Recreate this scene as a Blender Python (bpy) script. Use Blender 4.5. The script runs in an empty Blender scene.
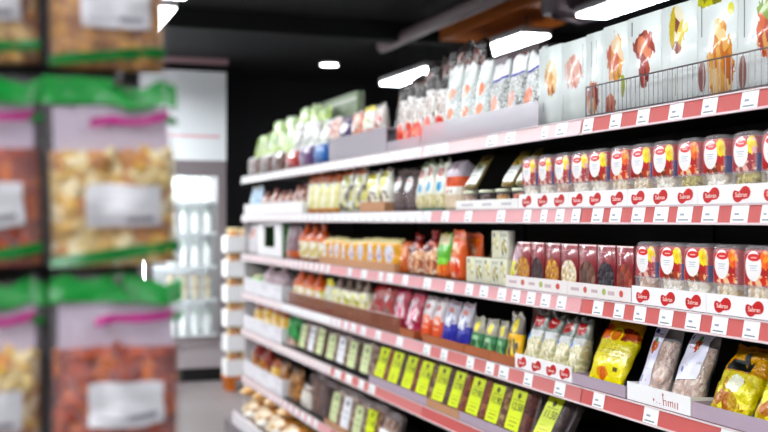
import bpy, bmesh, math, random
from mathutils import Vector, noise

rnd = random.Random(11)
scene = bpy.context.scene
col = scene.collection
PI = math.pi

# ------------------------------------------------------------------ camera geometry
F = 1067.0                                  # focal length in pixels (50 mm on 36 mm at 768 px)
TH = math.atan(394 / F)                     # the view is turned this far to the right of the aisle
H = 1.52                                    # eye height
D = 1.70                                    # lateral distance of the shelf fronts
CT, ST = math.cos(TH), math.sin(TH)

def S(px, X=D):
    """distance along the aisle at which the plane x = X is seen in column px of the photograph"""
    return X / math.tan(TH + math.atan((px - 384) / F))

def depth_of(px, X=D):
    return S(px, X) * CT + X * ST

def ZH(px, py, X=D):
    return H + (220 - py) / F * depth_of(px, X)

# ------------------------------------------------------------------ materials
def lin(h):
    h = h.lstrip('#')
    v = [int(h[i:i + 2], 16) / 255 for i in (0, 2, 4)]
    c = [c / 12.92 if c <= .04045 else ((c + .055) / 1.055) ** 2.4 for c in v]
    c = [x ** 1.16 for x in c]; g = sum(c) / 3                  # the pigments are a little deeper and richer than read off the photo
    return tuple(min(1., max(0., g + (x - g) * 1.1)) for x in c) + (1.0,)

_m = {}
def mat(name, hexc, rough=.5, metal=0., alpha=1., emit=0., coat=0., bump=0., bscale=40., vary=0., spec=.5):
    if name in _m:
        return _m[name]
    m = bpy.data.materials.new(name); m.use_nodes = True
    nt = m.node_tree; b = nt.nodes['Principled BSDF']
    c = lin(hexc)
    b.inputs['Base Color'].default_value = c
    b.inputs['Roughness'].default_value = rough
    b.inputs['Metallic'].default_value = metal
    b.inputs['Alpha'].default_value = alpha
    b.inputs['Coat Weight'].default_value = coat
    b.inputs['Specular IOR Level'].default_value = spec
    if emit:
        b.inputs['Emission Color'].default_value = c
        b.inputs['Emission Strength'].default_value = emit
    if bump or vary:
        tc = nt.nodes.new('ShaderNodeTexCoord')
        n = nt.nodes.new('ShaderNodeTexNoise'); n.inputs['Scale'].default_value = bscale; n.inputs['Detail'].default_value = 4
        nt.links.new(tc.outputs['Object'], n.inputs['Vector'])
        if bump:
            bp = nt.nodes.new('ShaderNodeBump'); bp.inputs['Strength'].default_value = bump; bp.inputs['Distance'].default_value = .01
            nt.links.new(n.outputs['Fac'], bp.inputs['Height']); nt.links.new(bp.outputs['Normal'], b.inputs['Normal'])
        if vary:
            mx = nt.nodes.new('ShaderNodeMixRGB'); mx.inputs[0].default_value = 1
            mx.inputs[1].default_value = c
            mx.inputs[2].default_value = tuple(min(1, x * (1 - vary)) for x in c[:3]) + (1,)
            nt.links.new(n.outputs['Fac'], mx.inputs[0]); nt.links.new(mx.outputs[0], b.inputs['Base Color'])
    _m[name] = m
    return m

def grain(name, cols, scale=70., rough=.55, bump=.8):
    """nuts, seeds, dried fruit: cells that each take one of the given colours"""
    if name in _m:
        return _m[name]
    m = bpy.data.materials.new(name); m.use_nodes = True
    nt = m.node_tree; b = nt.nodes['Principled BSDF']; b.inputs['Roughness'].default_value = rough
    tc = nt.nodes.new('ShaderNodeTexCoord'); v = nt.nodes.new('ShaderNodeTexVoronoi'); v.inputs['Scale'].default_value = scale
    nt.links.new(tc.outputs['Object'], v.inputs['Vector'])
    sp = nt.nodes.new('ShaderNodeSeparateColor'); nt.links.new(v.outputs['Color'], sp.inputs[0])
    r = nt.nodes.new('ShaderNodeValToRGB'); cr = r.color_ramp
    cr.interpolation = 'CONSTANT'
    while len(cr.elements) < len(cols): cr.elements.new(.5)
    for i, c in enumerate(cols):
        cr.elements[i].position = i / len(cols); cr.elements[i].color = lin(c)
    nt.links.new(sp.outputs[0], r.inputs[0]); nt.links.new(r.outputs[0], b.inputs['Base Color'])
    bp = nt.nodes.new('ShaderNodeBump'); bp.invert = True; bp.inputs['Strength'].default_value = bump; bp.inputs['Distance'].default_value = .008
    nt.links.new(v.outputs['Distance'], bp.inputs['Height']); nt.links.new(bp.outputs['Normal'], b.inputs['Normal'])
    _m[name] = m
    return m

def printed(name, base, elems=(), rough=.35, alpha=1., crinkle=0., coat=0.):
    """print on a surface, in its own UV: ('r',u0,v0,u1,v1,colour) bars, ('o',cu,cv,ru,rv,colour) ovals,
    ('b',cu,cv,ru,rv,colours,scale) pictures of food with a ragged outline, ('s',v0,v1,colours,scale) speckle band"""
    if name in _m:
        return _m[name]
    m = bpy.data.materials.new(name); m.use_nodes = True
    nt = m.node_tree; N = nt.nodes; L = nt.links; b = N['Principled BSDF']
    b.inputs['Roughness'].default_value = rough; b.inputs['Alpha'].default_value = alpha; b.inputs['Coat Weight'].default_value = coat
    uv = N.new('ShaderNodeUVMap'); sep = N.new('ShaderNodeSeparateXYZ'); L.new(uv.outputs[0], sep.inputs[0])
    def mth(op, a, bb=None, cc=None):
        n = N.new('ShaderNodeMath'); n.operation = op
        for i, x in enumerate((a, bb, cc)):
            if x is None: continue
            if isinstance(x, (int, float)): n.inputs[i].default_value = x
            else: L.new(x, n.inputs[i])
        return n.outputs[0]
    rgb = N.new('ShaderNodeRGB'); rgb.outputs[0].default_value = lin(base); cur = rgb.outputs[0]
    nz = None
    def cells(cols, scale):
        v = N.new('ShaderNodeTexVoronoi'); v.inputs['Scale'].default_value = scale; L.new(uv.outputs[0], v.inputs['Vector'])
        sp = N.new('ShaderNodeSeparateColor'); L.new(v.outputs['Color'], sp.inputs[0])
        r = N.new('ShaderNodeValToRGB'); cr = r.color_ramp; cr.interpolation = 'CONSTANT'
        while len(cr.elements) < len(cols): cr.elements.new(.5)
        for i, c in enumerate(cols):
            cr.elements[i].position = i / len(cols); cr.elements[i].color = lin(c)
        L.new(sp.outputs[0], r.inputs[0]); return r.outputs[0]
    for e in elems:
        k = e[0]
        if k == 'r':
            u0, v0, u1, v1, c = e[1:6]
            fu = mth('COMPARE', sep.outputs[0], (u0 + u1) / 2, abs(u1 - u0) / 2)
            fv = mth('COMPARE', sep.outputs[1], (v0 + v1) / 2, abs(v1 - v0) / 2)
            fac = mth('MULTIPLY', fu, fv); src = lin(c)
        elif k == 's':
            v0, v1, c, sc = e[1:5]
            fac = mth('COMPARE', sep.outputs[1], (v0 + v1) / 2, abs(v1 - v0) / 2); src = cells(c, sc)
        else:
            cu, cv, ru, rv, c = e[1:6]
            du = mth('DIVIDE', mth('SUBTRACT', sep.outputs[0], cu), ru); dv = mth('DIVIDE', mth('SUBTRACT', sep.outputs[1], cv), rv)
            q = mth('ADD', mth('MULTIPLY', du, du), mth('MULTIPLY', dv, dv))
            if k == 'b':
                if nz is None:
                    nz = N.new('ShaderNodeTexNoise'); nz.inputs['Scale'].default_value = 9; nz.inputs['Detail'].default_value = 3
                    L.new(uv.outputs[0], nz.inputs['Vector'])
                q = mth('ADD', q, mth('MULTIPLY', mth('SUBTRACT', nz.outputs['Fac'], .5), 2.2)); src = cells(c, e[6])
            else:
                src = lin(c)
            fac = mth('LESS_THAN', q, 1.0)
        mx = N.new('ShaderNodeMixRGB'); L.new(fac, mx.inputs[0]); L.new(cur, mx.inputs[1])
        if isinstance(src, tuple): mx.inputs[2].default_value = src
        else: L.new(src, mx.inputs[2])
        cur = mx.outputs[0]
    L.new(cur, b.inputs['Base Color'])
    if crinkle:
        tc = N.new('ShaderNodeTexCoord'); n2 = N.new('ShaderNodeTexNoise'); n2.inputs['Scale'].default_value = 38; n2.inputs['Detail'].default_value = 2
        L.new(tc.outputs['Object'], n2.inputs['Vector'])
        bp = N.new('ShaderNodeBump'); bp.inputs['Strength'].default_value = crinkle; bp.inputs['Distance'].default_value = .02
        L.new(n2.outputs['Fac'], bp.inputs['Height']); L.new(bp.outputs['Normal'], b.inputs['Normal'])
    _m[name] = m
    return m

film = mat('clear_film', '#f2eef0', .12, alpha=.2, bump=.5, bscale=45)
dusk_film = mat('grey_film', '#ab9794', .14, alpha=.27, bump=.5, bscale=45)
shell_mat = mat('clear_shell', '#efe9ec', .08, alpha=.17)
guard_mat = mat('frosted_acrylic', '#e2dbe2', .25, alpha=.42)
clear_guard_mat = mat('clear_acrylic', '#d8cfd4', .1, alpha=.25)
white_card = mat('white_card', '#f1efef', .55)
lilac_card = mat('grey_lilac_card', '#b9a8b4', .6, vary=.1, bscale=20)
kraft = mat('kraft_card', '#b06a43', .7, vary=.2, bscale=20)
kraft_pale = mat('pale_kraft_card', '#c79a78', .7, vary=.2, bscale=20)
dark_steel = mat('dark_steel', '#0c0b0d', .5, .0)
rail_red = mat('red_rail_plastic', '#c66c69', .5, spec=.3)
rail_edge = mat('clear_rail_edge', '#ead9da', .2, coat=.5)
deck_mat = mat('shelf_steel', '#18171a', .55)
chrome = mat('chrome_wire', '#9a9296', .3, 1.)
black = mat('black_paint', '#060607', .6)
ink = mat('dark_ink', '#3a3a3c', .6)
logo_red = mat('logo_red', '#c8281f', .4)
logo_white = mat('logo_white', '#ffe9df', .5)

# ------------------------------------------------------------------ mesh building
class MB:
    def __init__(self): self.v = []; self.f = []; self.uv = []
    def add(self, verts, faces, uvs=None):
        o = len(self.v); self.v += [tuple(p) for p in verts]
        for i, f in enumerate(faces):
            self.f.append([o + k for k in f])
            self.uv.append(uvs[i] if uvs else [(0, 0)] * len(f))
        return self
    def box(self, x0, x1, y0, y1, z0, z1):
        v = [(x0, y0, z0), (x1, y0, z0), (x1, y1, z0), (x0, y1, z0), (x0, y0, z1), (x1, y0, z1), (x1, y1, z1), (x0, y1, z1)]
        f = [(0, 1, 5, 4), (1, 2, 6, 5), (2, 3, 7, 6), (3, 0, 4, 7), (4, 5, 6, 7), (3, 2, 1, 0)]
        q = [(0, 0), (1, 0), (1, 1), (0, 1)]
        side = [(1.02, 0), (1.4, 0), (1.4, 1), (1.02, 1)]
        off = [(-.3, -.3)] * 4
        return self.add(v, f, [q, side, off, side, off, off])
    def tube(self, pts, r, n=8):
        pts = [Vector(p) for p in pts]; rings = []
        for i, p in enumerate(pts):
            t = (pts[min(i + 1, len(pts) - 1)] - pts[max(i - 1, 0)]).normalized()
            a = t.orthogonal().normalized() if i == 0 else (a - t * a.dot(t)).normalized()
            bb = t.cross(a)
            rr = r[i] if isinstance(r, (list, tuple)) else r
            rings.append([p + (a * math.cos(2 * PI * k / n) + bb * math.sin(2 * PI * k / n)) * rr for k in range(n)])
        o = [q for g in rings for q in g]; f = []
        for i in range(len(pts) - 1):
            for k in range(n):
                k2 = (k + 1) % n
                f.append((i * n + k, i * n + k2, (i + 1) * n + k2, (i + 1) * n + k))
        f.append(tuple(range(n))[::-1]); f.append(tuple((len(pts) - 1) * n + k for k in range(n)))
        return self.add(o, f)
    def lathe(self, prof, n=24, c=(0, 0), caps=True):
        o = []; f = []
        for r, z in prof:
            for k in range(n):
                o.append((c[0] + r * math.cos(2 * PI * k / n), c[1] + r * math.sin(2 * PI * k / n), z))
        for i in range(len(prof) - 1):
            for k in range(n):
                k2 = (k + 1) % n
                f.append((i * n + k, i * n + k2, (i + 1) * n + k2, (i + 1) * n + k))
        if caps: f.append(tuple(range(n))[::-1]); f.append(tuple((len(prof) - 1) * n + k for k in range(n)))
        return self.add(o, f)
    def mesh(self, name, m, smooth=False):
        me = bpy.data.meshes.new(name); me.from_pydata(self.v, [], self.f)
        ul = me.uv_layers.new(name='UVMap'); i = 0
        flat = []
        for us in self.uv:
            for u in us: flat += [u[0], u[1]]
        ul.data.foreach_set('uv', flat)
        if m: me.materials.append(m)
        if smooth: me.polygons.foreach_set('use_smooth', [True] * len(me.polygons))
        me.update()
        return me

def obj(name, me, parent=None, link=True):
    o = bpy.data.objects.new(name, me)
    if link: col.objects.link(o)
    if parent: o.parent = parent
    return o

def empty(name, loc=(0, 0, 0), rot=(0, 0, 0), link=True):
    o = bpy.data.objects.new(name, None); o.empty_display_size = .05
    if link: col.objects.link(o)
    o.location = loc; o.rotation_euler = rot
    return o

def tag(o, label, cat, group=None):
    o['label'] = label; o['category'] = cat
    if group: o['group'] = group
    return o

def struct(name, me):
    o = obj(name, me); o['kind'] = 'structure'
    return o

_kids = {}
def child(parent, name, me, label=None, stuff=False):
    o = bpy.data.objects.new(name, me); o.parent = parent
    if label: o['label'] = label
    if stuff: o['kind'] = 'stuff'
    _kids.setdefault(parent, []).append(o)
    return o

def copy_tree(o, parent=None):
    c = o.copy(); col.objects.link(c)
    if parent: c.parent = parent
    for k in _kids.get(o, []):
        copy_tree(k, c)
    return c

def proto(name):
    return bpy.data.objects.new(name, None)

# ------------------------------------------------------------------ package shapes (local: front faces -y, width x, base z = 0)
def pouch_fn(w, h, d, prof, seed, amp=.004):
    slump = {'stand': .16, 'gather': .2, 'block': .03, 'pillow': .08}[prof] * min(1., amp / .004)
    def fn(u, v, back=False, shrink=1.):
        hw = w / 2; v = min(1., max(0., v)); u = min(1., max(0., u))
        if prof == 'stand':
            t = d * (max(0., 1 - v ** 2.4) * .97 + .03) * (.75 + .25 * min(1, v / .18)); e = 3.2
        elif prof == 'pillow':
            t = d * max(.02, math.sin(PI * min(1, max(0, v))) ** .55); e = 2.6
        elif prof == 'block':
            t = d * (1. if v < .8 else max(.06, 1 - (v - .8) / .2)); e = 10.
        elif prof == 'gather':
            k = 1. if v < .6 else (1 - .68 * min(1, (v - .6) / .22) if v < .82 else .32 + .3 * (v - .82) / .18)
            hw *= k * (.93 + .07 * min(1, v / .1)); t = d * (k if v < .82 else .25) * (.8 + .2 * min(1, v / .12)); e = 2.2
        x = (2 * u - 1) * hw
        c = max(0., 1 - abs(2 * u - 1) ** e) ** (1 / 2.2)
        y = d / 2 + (1 if back else -1) * t / 2 * c * shrink
        n = noise.noise(Vector((u * 3.5 + seed * 7.1, v * 5 + seed * 3.3, seed + (5 if back else 0)))) * amp * (c + .3)
        n2 = noise.noise(Vector((u * 9 + seed, v * 11, seed * 2.))) * amp * .5 * c
        sl = -abs(noise.noise(Vector((u * 2.2 + seed * 1.7, seed * .9, 3.)))) * 1.3 * slump * h * v ** 5
        sx = noise.noise(Vector((seed * 2.3, 1., 7.))) * slump * w * v * v
        return Vector((x * (1 if shrink == 1 else .5 + shrink / 2) + n * .3 + sx, y + n + n2, h * v + sl + n * .3 * (v > 0)))
    return fn

def pouch_mesh(name, m, fn, nu=12, nv=16, v1=1., shrink=1.):
    b = MB(); ring = []
    for j in range(nv + 1):
        v = v1 * j / nv
        for i in range(nu + 1): b.v.append(tuple(fn(i / nu, v, False, shrink)))
        for i in range(nu - 1, 0, -1): b.v.append(tuple(fn(i / nu, v, True, shrink)))
    n = 2 * nu
    us = [i / nu for i in range(nu + 1)] + [i / nu for i in range(nu - 1, 0, -1)]
    for j in range(nv):
        for i in range(n):
            i2 = (i + 1) % n
            b.f.append([j * n + i, j * n + i2, (j + 1) * n + i2, (j + 1) * n + i])
            b.uv.append([(us[i], v1 * j / nv), (us[i2], v1 * j / nv), (us[i2], v1 * (j + 1) / nv), (us[i], v1 * (j + 1) / nv)])
    b.f.append(list(range(n))[::-1]); b.uv.append([(0, 0)] * n)
    b.f.append([nv * n + i for i in range(n)]); b.uv.append([(0, 1)] * n)
    return b.mesh(name, m, True)

def patch_mesh(name, m, fn, u0, v0, u1, v1, shape='rect', off=.0015, nu=8, nv=8, shear=0.):
    b = MB()
    if shape == 'rect':
        for j in range(nv + 1):
            for i in range(nu + 1):
                u = u0 + (u1 - u0) * i / nu; v = v0 + (v1 - v0) * j / nv + shear * (i / nu - .5)
                p = fn(u, v); b.v.append((p.x, p.y - off, p.z))
        for j in range(nv):
            for i in range(nu):
                a = j * (nu + 1) + i
                b.f.append([a, a + 1, a + nu + 2, a + nu + 1])
                b.uv.append([(i / nu, j / nv), ((i + 1) / nu, j / nv), ((i + 1) / nu, (j + 1) / nv), (i / nu, (j + 1) / nv)])
    else:
        n = 20; cu, cv, ru, rv = (u0 + u1) / 2, (v0 + v1) / 2, (u1 - u0) / 2, (v1 - v0) / 2
        p = fn(cu, cv); b.v.append((p.x, p.y - off, p.z)); q = [(.5, .5)]
        for r in (.5, 1.):
            for k in range(n):
                a = 2 * PI * k / n; p = fn(cu + ru * r * math.cos(a), cv + rv * r * math.sin(a))
                b.v.append((p.x, p.y - off, p.z)); q.append((.5 + .5 * r * math.cos(a), .5 + .5 * r * math.sin(a)))
        for k in range(n):
            k2 = (k + 1) % n
            b.f.append([0, 1 + k, 1 + k2]); b.uv.append([q[0], q[1 + k], q[1 + k2]])
            fc = [1 + k, 1 + n + k, 1 + n + k2, 1 + k2]; b.f.append(fc); b.uv.append([q[x] for x in fc])
    return b.mesh(name, m, True)

_ico = None
def ico():
    global _ico
    if _ico is None:
        bm = bmesh.new(); bmesh.ops.create_icosphere(bm, subdivisions=1, radius=1)
        _ico = ([v.co.copy() for v in bm.verts], [[v.index for v in f.verts] for f in bm.faces]); bm.free()
    return _ico

def nuts_mesh(name, m, fn, fill, size, n, seed, shrink=.86):
    """a heap of single kernels filling the lower part of a pack"""
    r = random.Random(seed); b = MB(); V, Fc = ico()
    core = pouch_mesh('core', m, fn, 8, 8, fill, shrink)
    b.v = [tuple(v.co) for v in core.vertices]; b.f = [list(p.vertices) for p in core.polygons]; b.uv = [[(0, 0)] * len(f) for f in b.f]
    bpy.data.meshes.remove(core)
    for _ in range(n):
        u = r.uniform(.07, .93); v = r.uniform(.03, fill); p = fn(u, v, False, shrink)
        ax = Vector((r.uniform(-1, 1), r.uniform(-1, 1), r.uniform(-1, 1))).normalized(); bx = ax.orthogonal().normalized(); cx = ax.cross(bx)
        a, bb, c = size * r.uniform(.8, 1.2), size * r.uniform(.5, .75), size * r.uniform(.45, .7)
        b.add([p + Vector((0, size * .35, 0)) + ax * q.x * a + bx * q.y * bb + cx * q.z * c for q in V], Fc)
    return b.mesh(name, m, True)

def bag_proto(*a, seed=1, **k):
    return [bag_one(*a, seed=seed + q, **k) for q in (0, 100, 200)]

def bag_one(name, w, h, d, prof, body, parts=(), contents=None, body_name='pouch', seed=1, amp=.004):
    """parts: (name, shape, u0, v0, u1, v1, material[, shear]); contents: (material, fill, kernel size, number)"""
    p = proto(name); fn = pouch_fn(w, h, d, prof, seed, amp)
    child(p, body_name, pouch_mesh(body_name, body, fn))
    if contents:
        cm, fill, size, n = contents
        child(p, 'contents', nuts_mesh('contents', cm, fn, fill, size, n, seed), stuff=True)
    for k, e in enumerate(parts):
        child(p, e[0], patch_mesh(e[0], e[6], fn, e[2], e[3], e[4], e[5], e[1], .0015 + .0006 * k, shear=e[7] if len(e) > 7 else 0))
    p['dims'] = (w, h, d)
    return p

def rbox_mesh(name, m, w, h, d, bev, seg=3, top=None, uvfront=True):
    """rounded box standing at z = 0, front at y = 0; its front carries the print in UV 0..1"""
    bm = bmesh.new(); bmesh.ops.create_cube(bm, size=1)
    for v in bm.verts: v.co = Vector((v.co.x * w, (v.co.y + .5) * d, (v.co.z + .5) * h))
    if top:
        es = [e for e in bm.edges if abs(e.verts[0].co.x - e.verts[1].co.x) < 1e-6 and abs(e.verts[0].co.z - e.verts[1].co.z) < 1e-6 and e.verts[0].co.z > h / 2]
        bmesh.ops.bevel(bm, geom=es, offset=top, segments=5, affect='EDGES', profile=.5)
    bmesh.ops.bevel(bm, geom=[e for e in bm.edges if e.calc_face_angle(0) > .6], offset=bev, segments=seg, affect='EDGES', profile=.5)
    ul = bm.loops.layers.uv.new('UVMap')
    for f in bm.faces:
        f.smooth = len(f.verts) > 0
        for l in f.loops:
            c = l.vert.co
            if f.normal.y < -.3: l[ul].uv = (c.x / w + .5, c.z / h)
            elif abs(f.normal.x) > .5: l[ul].uv = (1.02 + .38 * c.y / d, c.z / h)
            else: l[ul].uv = (-.3, -.3)
    me = bpy.data.meshes.new(name); bm.to_mesh(me); bm.free()
    me.materials.append(m)
    return me

def text_mesh(name, s, size, m, loc=(0, 0, 0), ex=.0002):
    cu = bpy.data.curves.new(name, 'FONT'); cu.body = s; cu.size = size; cu.align_x = 'CENTER'; cu.align_y = 'CENTER'; cu.extrude = ex
    cu.resolution_u = 2
    o = bpy.data.objects.new(name, cu); col.objects.link(o)
    bpy.context.view_layer.update()
    me = bpy.data.meshes.new_from_object(o.evaluated_get(bpy.context.evaluated_depsgraph_get()))
    bpy.data.objects.remove(o); bpy.data.curves.remove(cu)
    me.name = name; me.materials.clear(); me.materials.append(m)
    for v in me.vertices:                    # lying text -> upright, facing -y
        x, y, z = v.co; v.co = (x + loc[0], loc[1] - z, y + loc[2])
    return me

LOGO = [(0, .42), (.03, .62), (.12, .72), (.24, .68), (.36, .62), (.46, .76), (.6, .92), (.77, .95), (.92, .84), (1, .63), (.97, .4), (.86, .24),
        (.7, .2), (.54, .18), (.42, .05), (.27, 0), (.12, .08), (.03, .24)]
def logo_mesh(name, w, h):
    b = MB(); n = len(LOGO); c = Vector((.48, .45))
    fr = [((x - .5) * w, 0, (y - .47) * h) for x, y in LOGO]; bk = [(x, .0006, z) for x, y, z in fr]
    b.v = fr + bk; b.f = [list(range(n))[::-1]] + [[i, (i + 1) % n, n + (i + 1) % n, n + i] for i in range(n)]
    b.uv = [[(0, 0)] * len(f) for f in b.f]
    return b.mesh(name, logo_red)

# ------------------------------------------------------------------ shelves
RAIL = [.263, -.010, -.287, -.563, -.828, -1.160]       # rail bottoms from the top shelf down, from eye height
RH = .050
ZD = [H + r + RH + .0005 for r in RAIL]
BASE_Z = .10
TH_D = .022
YEND = S(240.8)                              # far end of the shelves
BAYS = [(S(925), S(580)), (S(580), S(421)), (S(421), S(330)), (S(330), S(281.5)), (S(281.5), YEND)]
BAYN = ['nearest bay at right', 'second nearest bay', 'middle bay', 'second farthest bay', 'farthest bay']
LEVN = ['top shelf', 'second shelf from top', 'third shelf from top', 'fourth shelf from top', 'fifth shelf from top', 'lowest raised shelf']
DEPTH = .47

ticket_mat = printed('price_ticket_paper', '#f4f5f4', [('r', .12, .1, .8, .2, '#8f9196'), ('r', .2, .42, .48, .56, '#9aa0ac')], .4)
TK = {
    0: [(541, 547), (555, 566), (582, 592), (609, 620), (636, 648), (668, 682), (701, 716), (740, 757), (424, 447), (486, 496), (505, 514)],
    1: [(540, 546), (555, 563), (571, 579), (591, 602), (609, 620), (631, 643.5), (653, 667), (676, 691), (701, 717), (730, 747), (760, 772),
        (422, 430), (441, 448), (464, 471), (496, 504), (523, 530), (538.5, 539.5)],
    2: [(540, 549), (556, 565), (571, 579.5), (592, 602), (613, 623), (633, 644.5), (658, 671.5), (684.5, 699), (710.5, 726), (742, 758),
        (423, 430), (445, 452.5), (465, 472), (479, 487), (497, 505), (511, 519), (526, 534), (347, 351), (360.5, 366), (378, 382), (386, 392), (402, 407)],
    3: [(553.5, 564), (592, 603), (642.5, 657), (719, 734), (422.5, 429.5), (440, 446.5), (466, 473), (485, 493), (498, 507.5), (523, 531.5), (396, 402),
        (331, 335), (336, 340), (343, 347), (350, 355), (360, 365), (375, 380)],
    4: [(334, 340), (345, 351), (358, 363), (368, 374)],
    5: [],
}
# the far bays carry tickets edge to edge: a ticket every few centimetres
for lev, p0, p1, pitch, wid in ((0, 281.5, 421, .13, .11), (0, 240.8, 281.5, .12, .1), (1, 330, 421, .1, .092), (1, 240.8, 330, .11, .09), (2, 240.8, 330, .105, .06),
                                (3, 281.5, 330, .062, .056), (3, 240.8, 281.5, .095, .06), (4, 281.5, 330, .075, .05), (4, 240.8, 281.5, .095, .06), (5, 281.5, 318, .13, .07), (5, 240.8, 281.5, .1, .06)):
    n_t = max(1, int((S(p0) - S(p1)) / pitch)); wid *= (S(p0) - S(p1)) / n_t / pitch; pitch = (S(p0) - S(p1)) / n_t
    y = S(p1) + (pitch - wid) / 2 - .004
    while y + wid < S(p0) + .012:
        TK[lev].append(('y', y, y + wid)); y += pitch

# glare on the farther rails, painted in as paler copies of the red plastic
glare1 = mat('glare_red_rail_plastic', '#cf8684', .5, spec=.3)
glare2 = mat('glare_pink_rail_plastic', '#dcaaac', .5, spec=.3)
glare3 = mat('glare_pale_rail_plastic', '#e8d2d2', .5, spec=.3)
RAIL_TONE = {(0, 1): glare3, (1, 1): glare2, (2, 1): glare2, (3, 1): glare1, (0, 2): glare3, (1, 2): glare3, (2, 2): glare2, (3, 2): glare2, (4, 2): glare1}
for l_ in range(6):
    for b_ in (3, 4): RAIL_TONE[(l_, b_)] = glare2 if l_ else glare3

def build_shelf(lev, bay):
    y0, y1 = BAYS[bay]; y0 += .003; y1 -= .003
    z = H + RAIL[lev]
    zt = ZD[lev]
    e = tag(empty('shelf', (D, (y0 + y1) / 2, zt - TH_D)), f'{LEVN[lev]} in the {BAYN[bay]}, black deck with {"glare paled" if (lev, bay) in RAIL_TONE else "red"} ticket rail', 'shelf', 'gondola shelves')
    ym = (y0 + y1) / 2; hl = (y1 - y0) / 2
    b = MB(); b.box(.012, DEPTH, -hl, hl, 0, TH_D)
    obj('deck', b.mesh('deck', deck_mat), e)
    # ticket rail: a strip leaning back a little, with pale upper and lower lips; local z = 0 is zt - TH_D
    zb = z - (zt - TH_D)
    prof = [(0, 0), (.009, RH), (.0119, RH), (.0119, 0)]
    b = MB()
    v = [(x, -hl, zb + q) for x, q in prof] + [(x, hl, zb + q) for x, q in prof]
    b.add(v, [(0, 4, 5, 1), (1, 5, 6, 2), (2, 6, 7, 3), (3, 7, 4, 0), (0, 1, 2, 3), (7, 6, 5, 4)])
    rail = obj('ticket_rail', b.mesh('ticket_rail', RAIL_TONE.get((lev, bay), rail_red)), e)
    b = MB()
    for q0, q1 in ((-.002, .0035), (RH - .004, RH)):
        xo = .009 * (q0 / RH)
        b.box(xo - .004, .011, -hl, hl, zb + q0, zb + q1)
    rl = obj('rail_lip', b.mesh('rail_lip', rail_edge), rail)
    for t in TK[lev]:
        a0, a1 = (S(t[1]), S(t[0])) if t[0] != 'y' else (t[1], t[2])
        if t[0] == 'y': a0, a1 = max(a0, y0 + .001), min(a1, y1 - .001)
        if a0 < y0 or a1 > y1 or a1 - a0 < .015: continue
        b = MB(); q0, q1 = .004, RH - .0045
        x0, x1 = .009 * q0 / RH - .0012, .009 * q1 / RH - .0012
        # seen from the aisle the left edge is the far one
        b.add([(x0, a1 - ym, zb + q0), (x0, a0 - ym, zb + q0), (x1, a0 - ym, zb + q1), (x1, a1 - ym, zb + q1),
               (x0 + .0008, a1 - ym, zb + q0), (x0 + .0008, a0 - ym, zb + q0), (x1 + .0008, a0 - ym, zb + q1), (x1 + .0008, a1 - ym, zb + q1)],
              [(0, 1, 2, 3), (7, 6, 5, 4), (1, 5, 6, 2), (0, 3, 7, 4)], [[(0, 0), (1, 0), (1, 1), (0, 1)]] + [[(-.2, -.2)] * 4] * 3)
        obj('price_ticket', b.mesh('price_ticket', ticket_mat), rail)

for lev in range(6):
    for bay in range(5):
        if lev == 4 and bay == 0: continue
        if lev == 5 and bay < 2: continue
        build_shelf(lev, bay)

for bay in range(5):                           # what carries the shelves: back panel, posts, base
    y0, y1 = BAYS[bay]; ym = (y0 + y1) / 2; hl = (y1 - y0) / 2
    e = tag(empty('shelving_unit', (D + DEPTH, ym, 0)), f'black shelving frame with back panel and base behind goods, {BAYN[bay]}', 'shelving', 'gondola frames')
    b = MB(); b.box(.012, .03, -hl + .002, hl - .002, BASE_Z, ZD[0] + .03)
    obj('back_panel', b.mesh('back_panel', dark_steel), e)
    b = MB(); b.box(.003, .011, hl - .022, hl - .002, BASE_Z, ZD[0] + .06)
    obj('upright', b.mesh('upright', dark_steel), e)
    b = MB(); b.box(-DEPTH - .12, .03, -hl + .002, hl - .002, 0, BASE_Z)
    obj('base', b.mesh('base', mat('base_steel', '#8d8588', .5)), e)
    if bay == 4:
        b = MB(); b.box(-DEPTH + .03, .03, hl + .001, hl + .02, BASE_Z, ZD[1] - .03)
        obj('end_panel', b.mesh('end_panel', mat('end_panel_paint', '#d9d3d4', .5)), e)

# ------------------------------------------------------------------ placing goods
ORD = ['leftmost', 'second from left', 'third from left', 'fourth from left', 'fifth from left', 'sixth from left', 'seventh from left', 'eighth from left', 'ninth from left', 'tenth from left', 'eleventh from left', 'twelfth from left']
NUMW = ['', 'one', 'two', 'three', 'four', 'five', 'six', 'seven', 'eight', 'nine', 'ten', 'eleven', 'twelve', 'thirteen']

def place(p, y, X, z, w, h, d=None, lean=0., yaw=0.):
    if isinstance(p, list): p = rnd.choice(p)
    pw, ph, pd = p['dims']
    o = copy_tree(p)
    for k in ('dims',):
        if k in o: del o[k]
    dd = d or pd
    o.scale = (w / pw, dd / pd, h / ph)
    o.location = (X, y, z + (dd * math.sin(lean) if lean > 0 else 0) + .001)
    o.rotation_euler = (-lean, 0, -PI / 2 + yaw)
    return o

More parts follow.
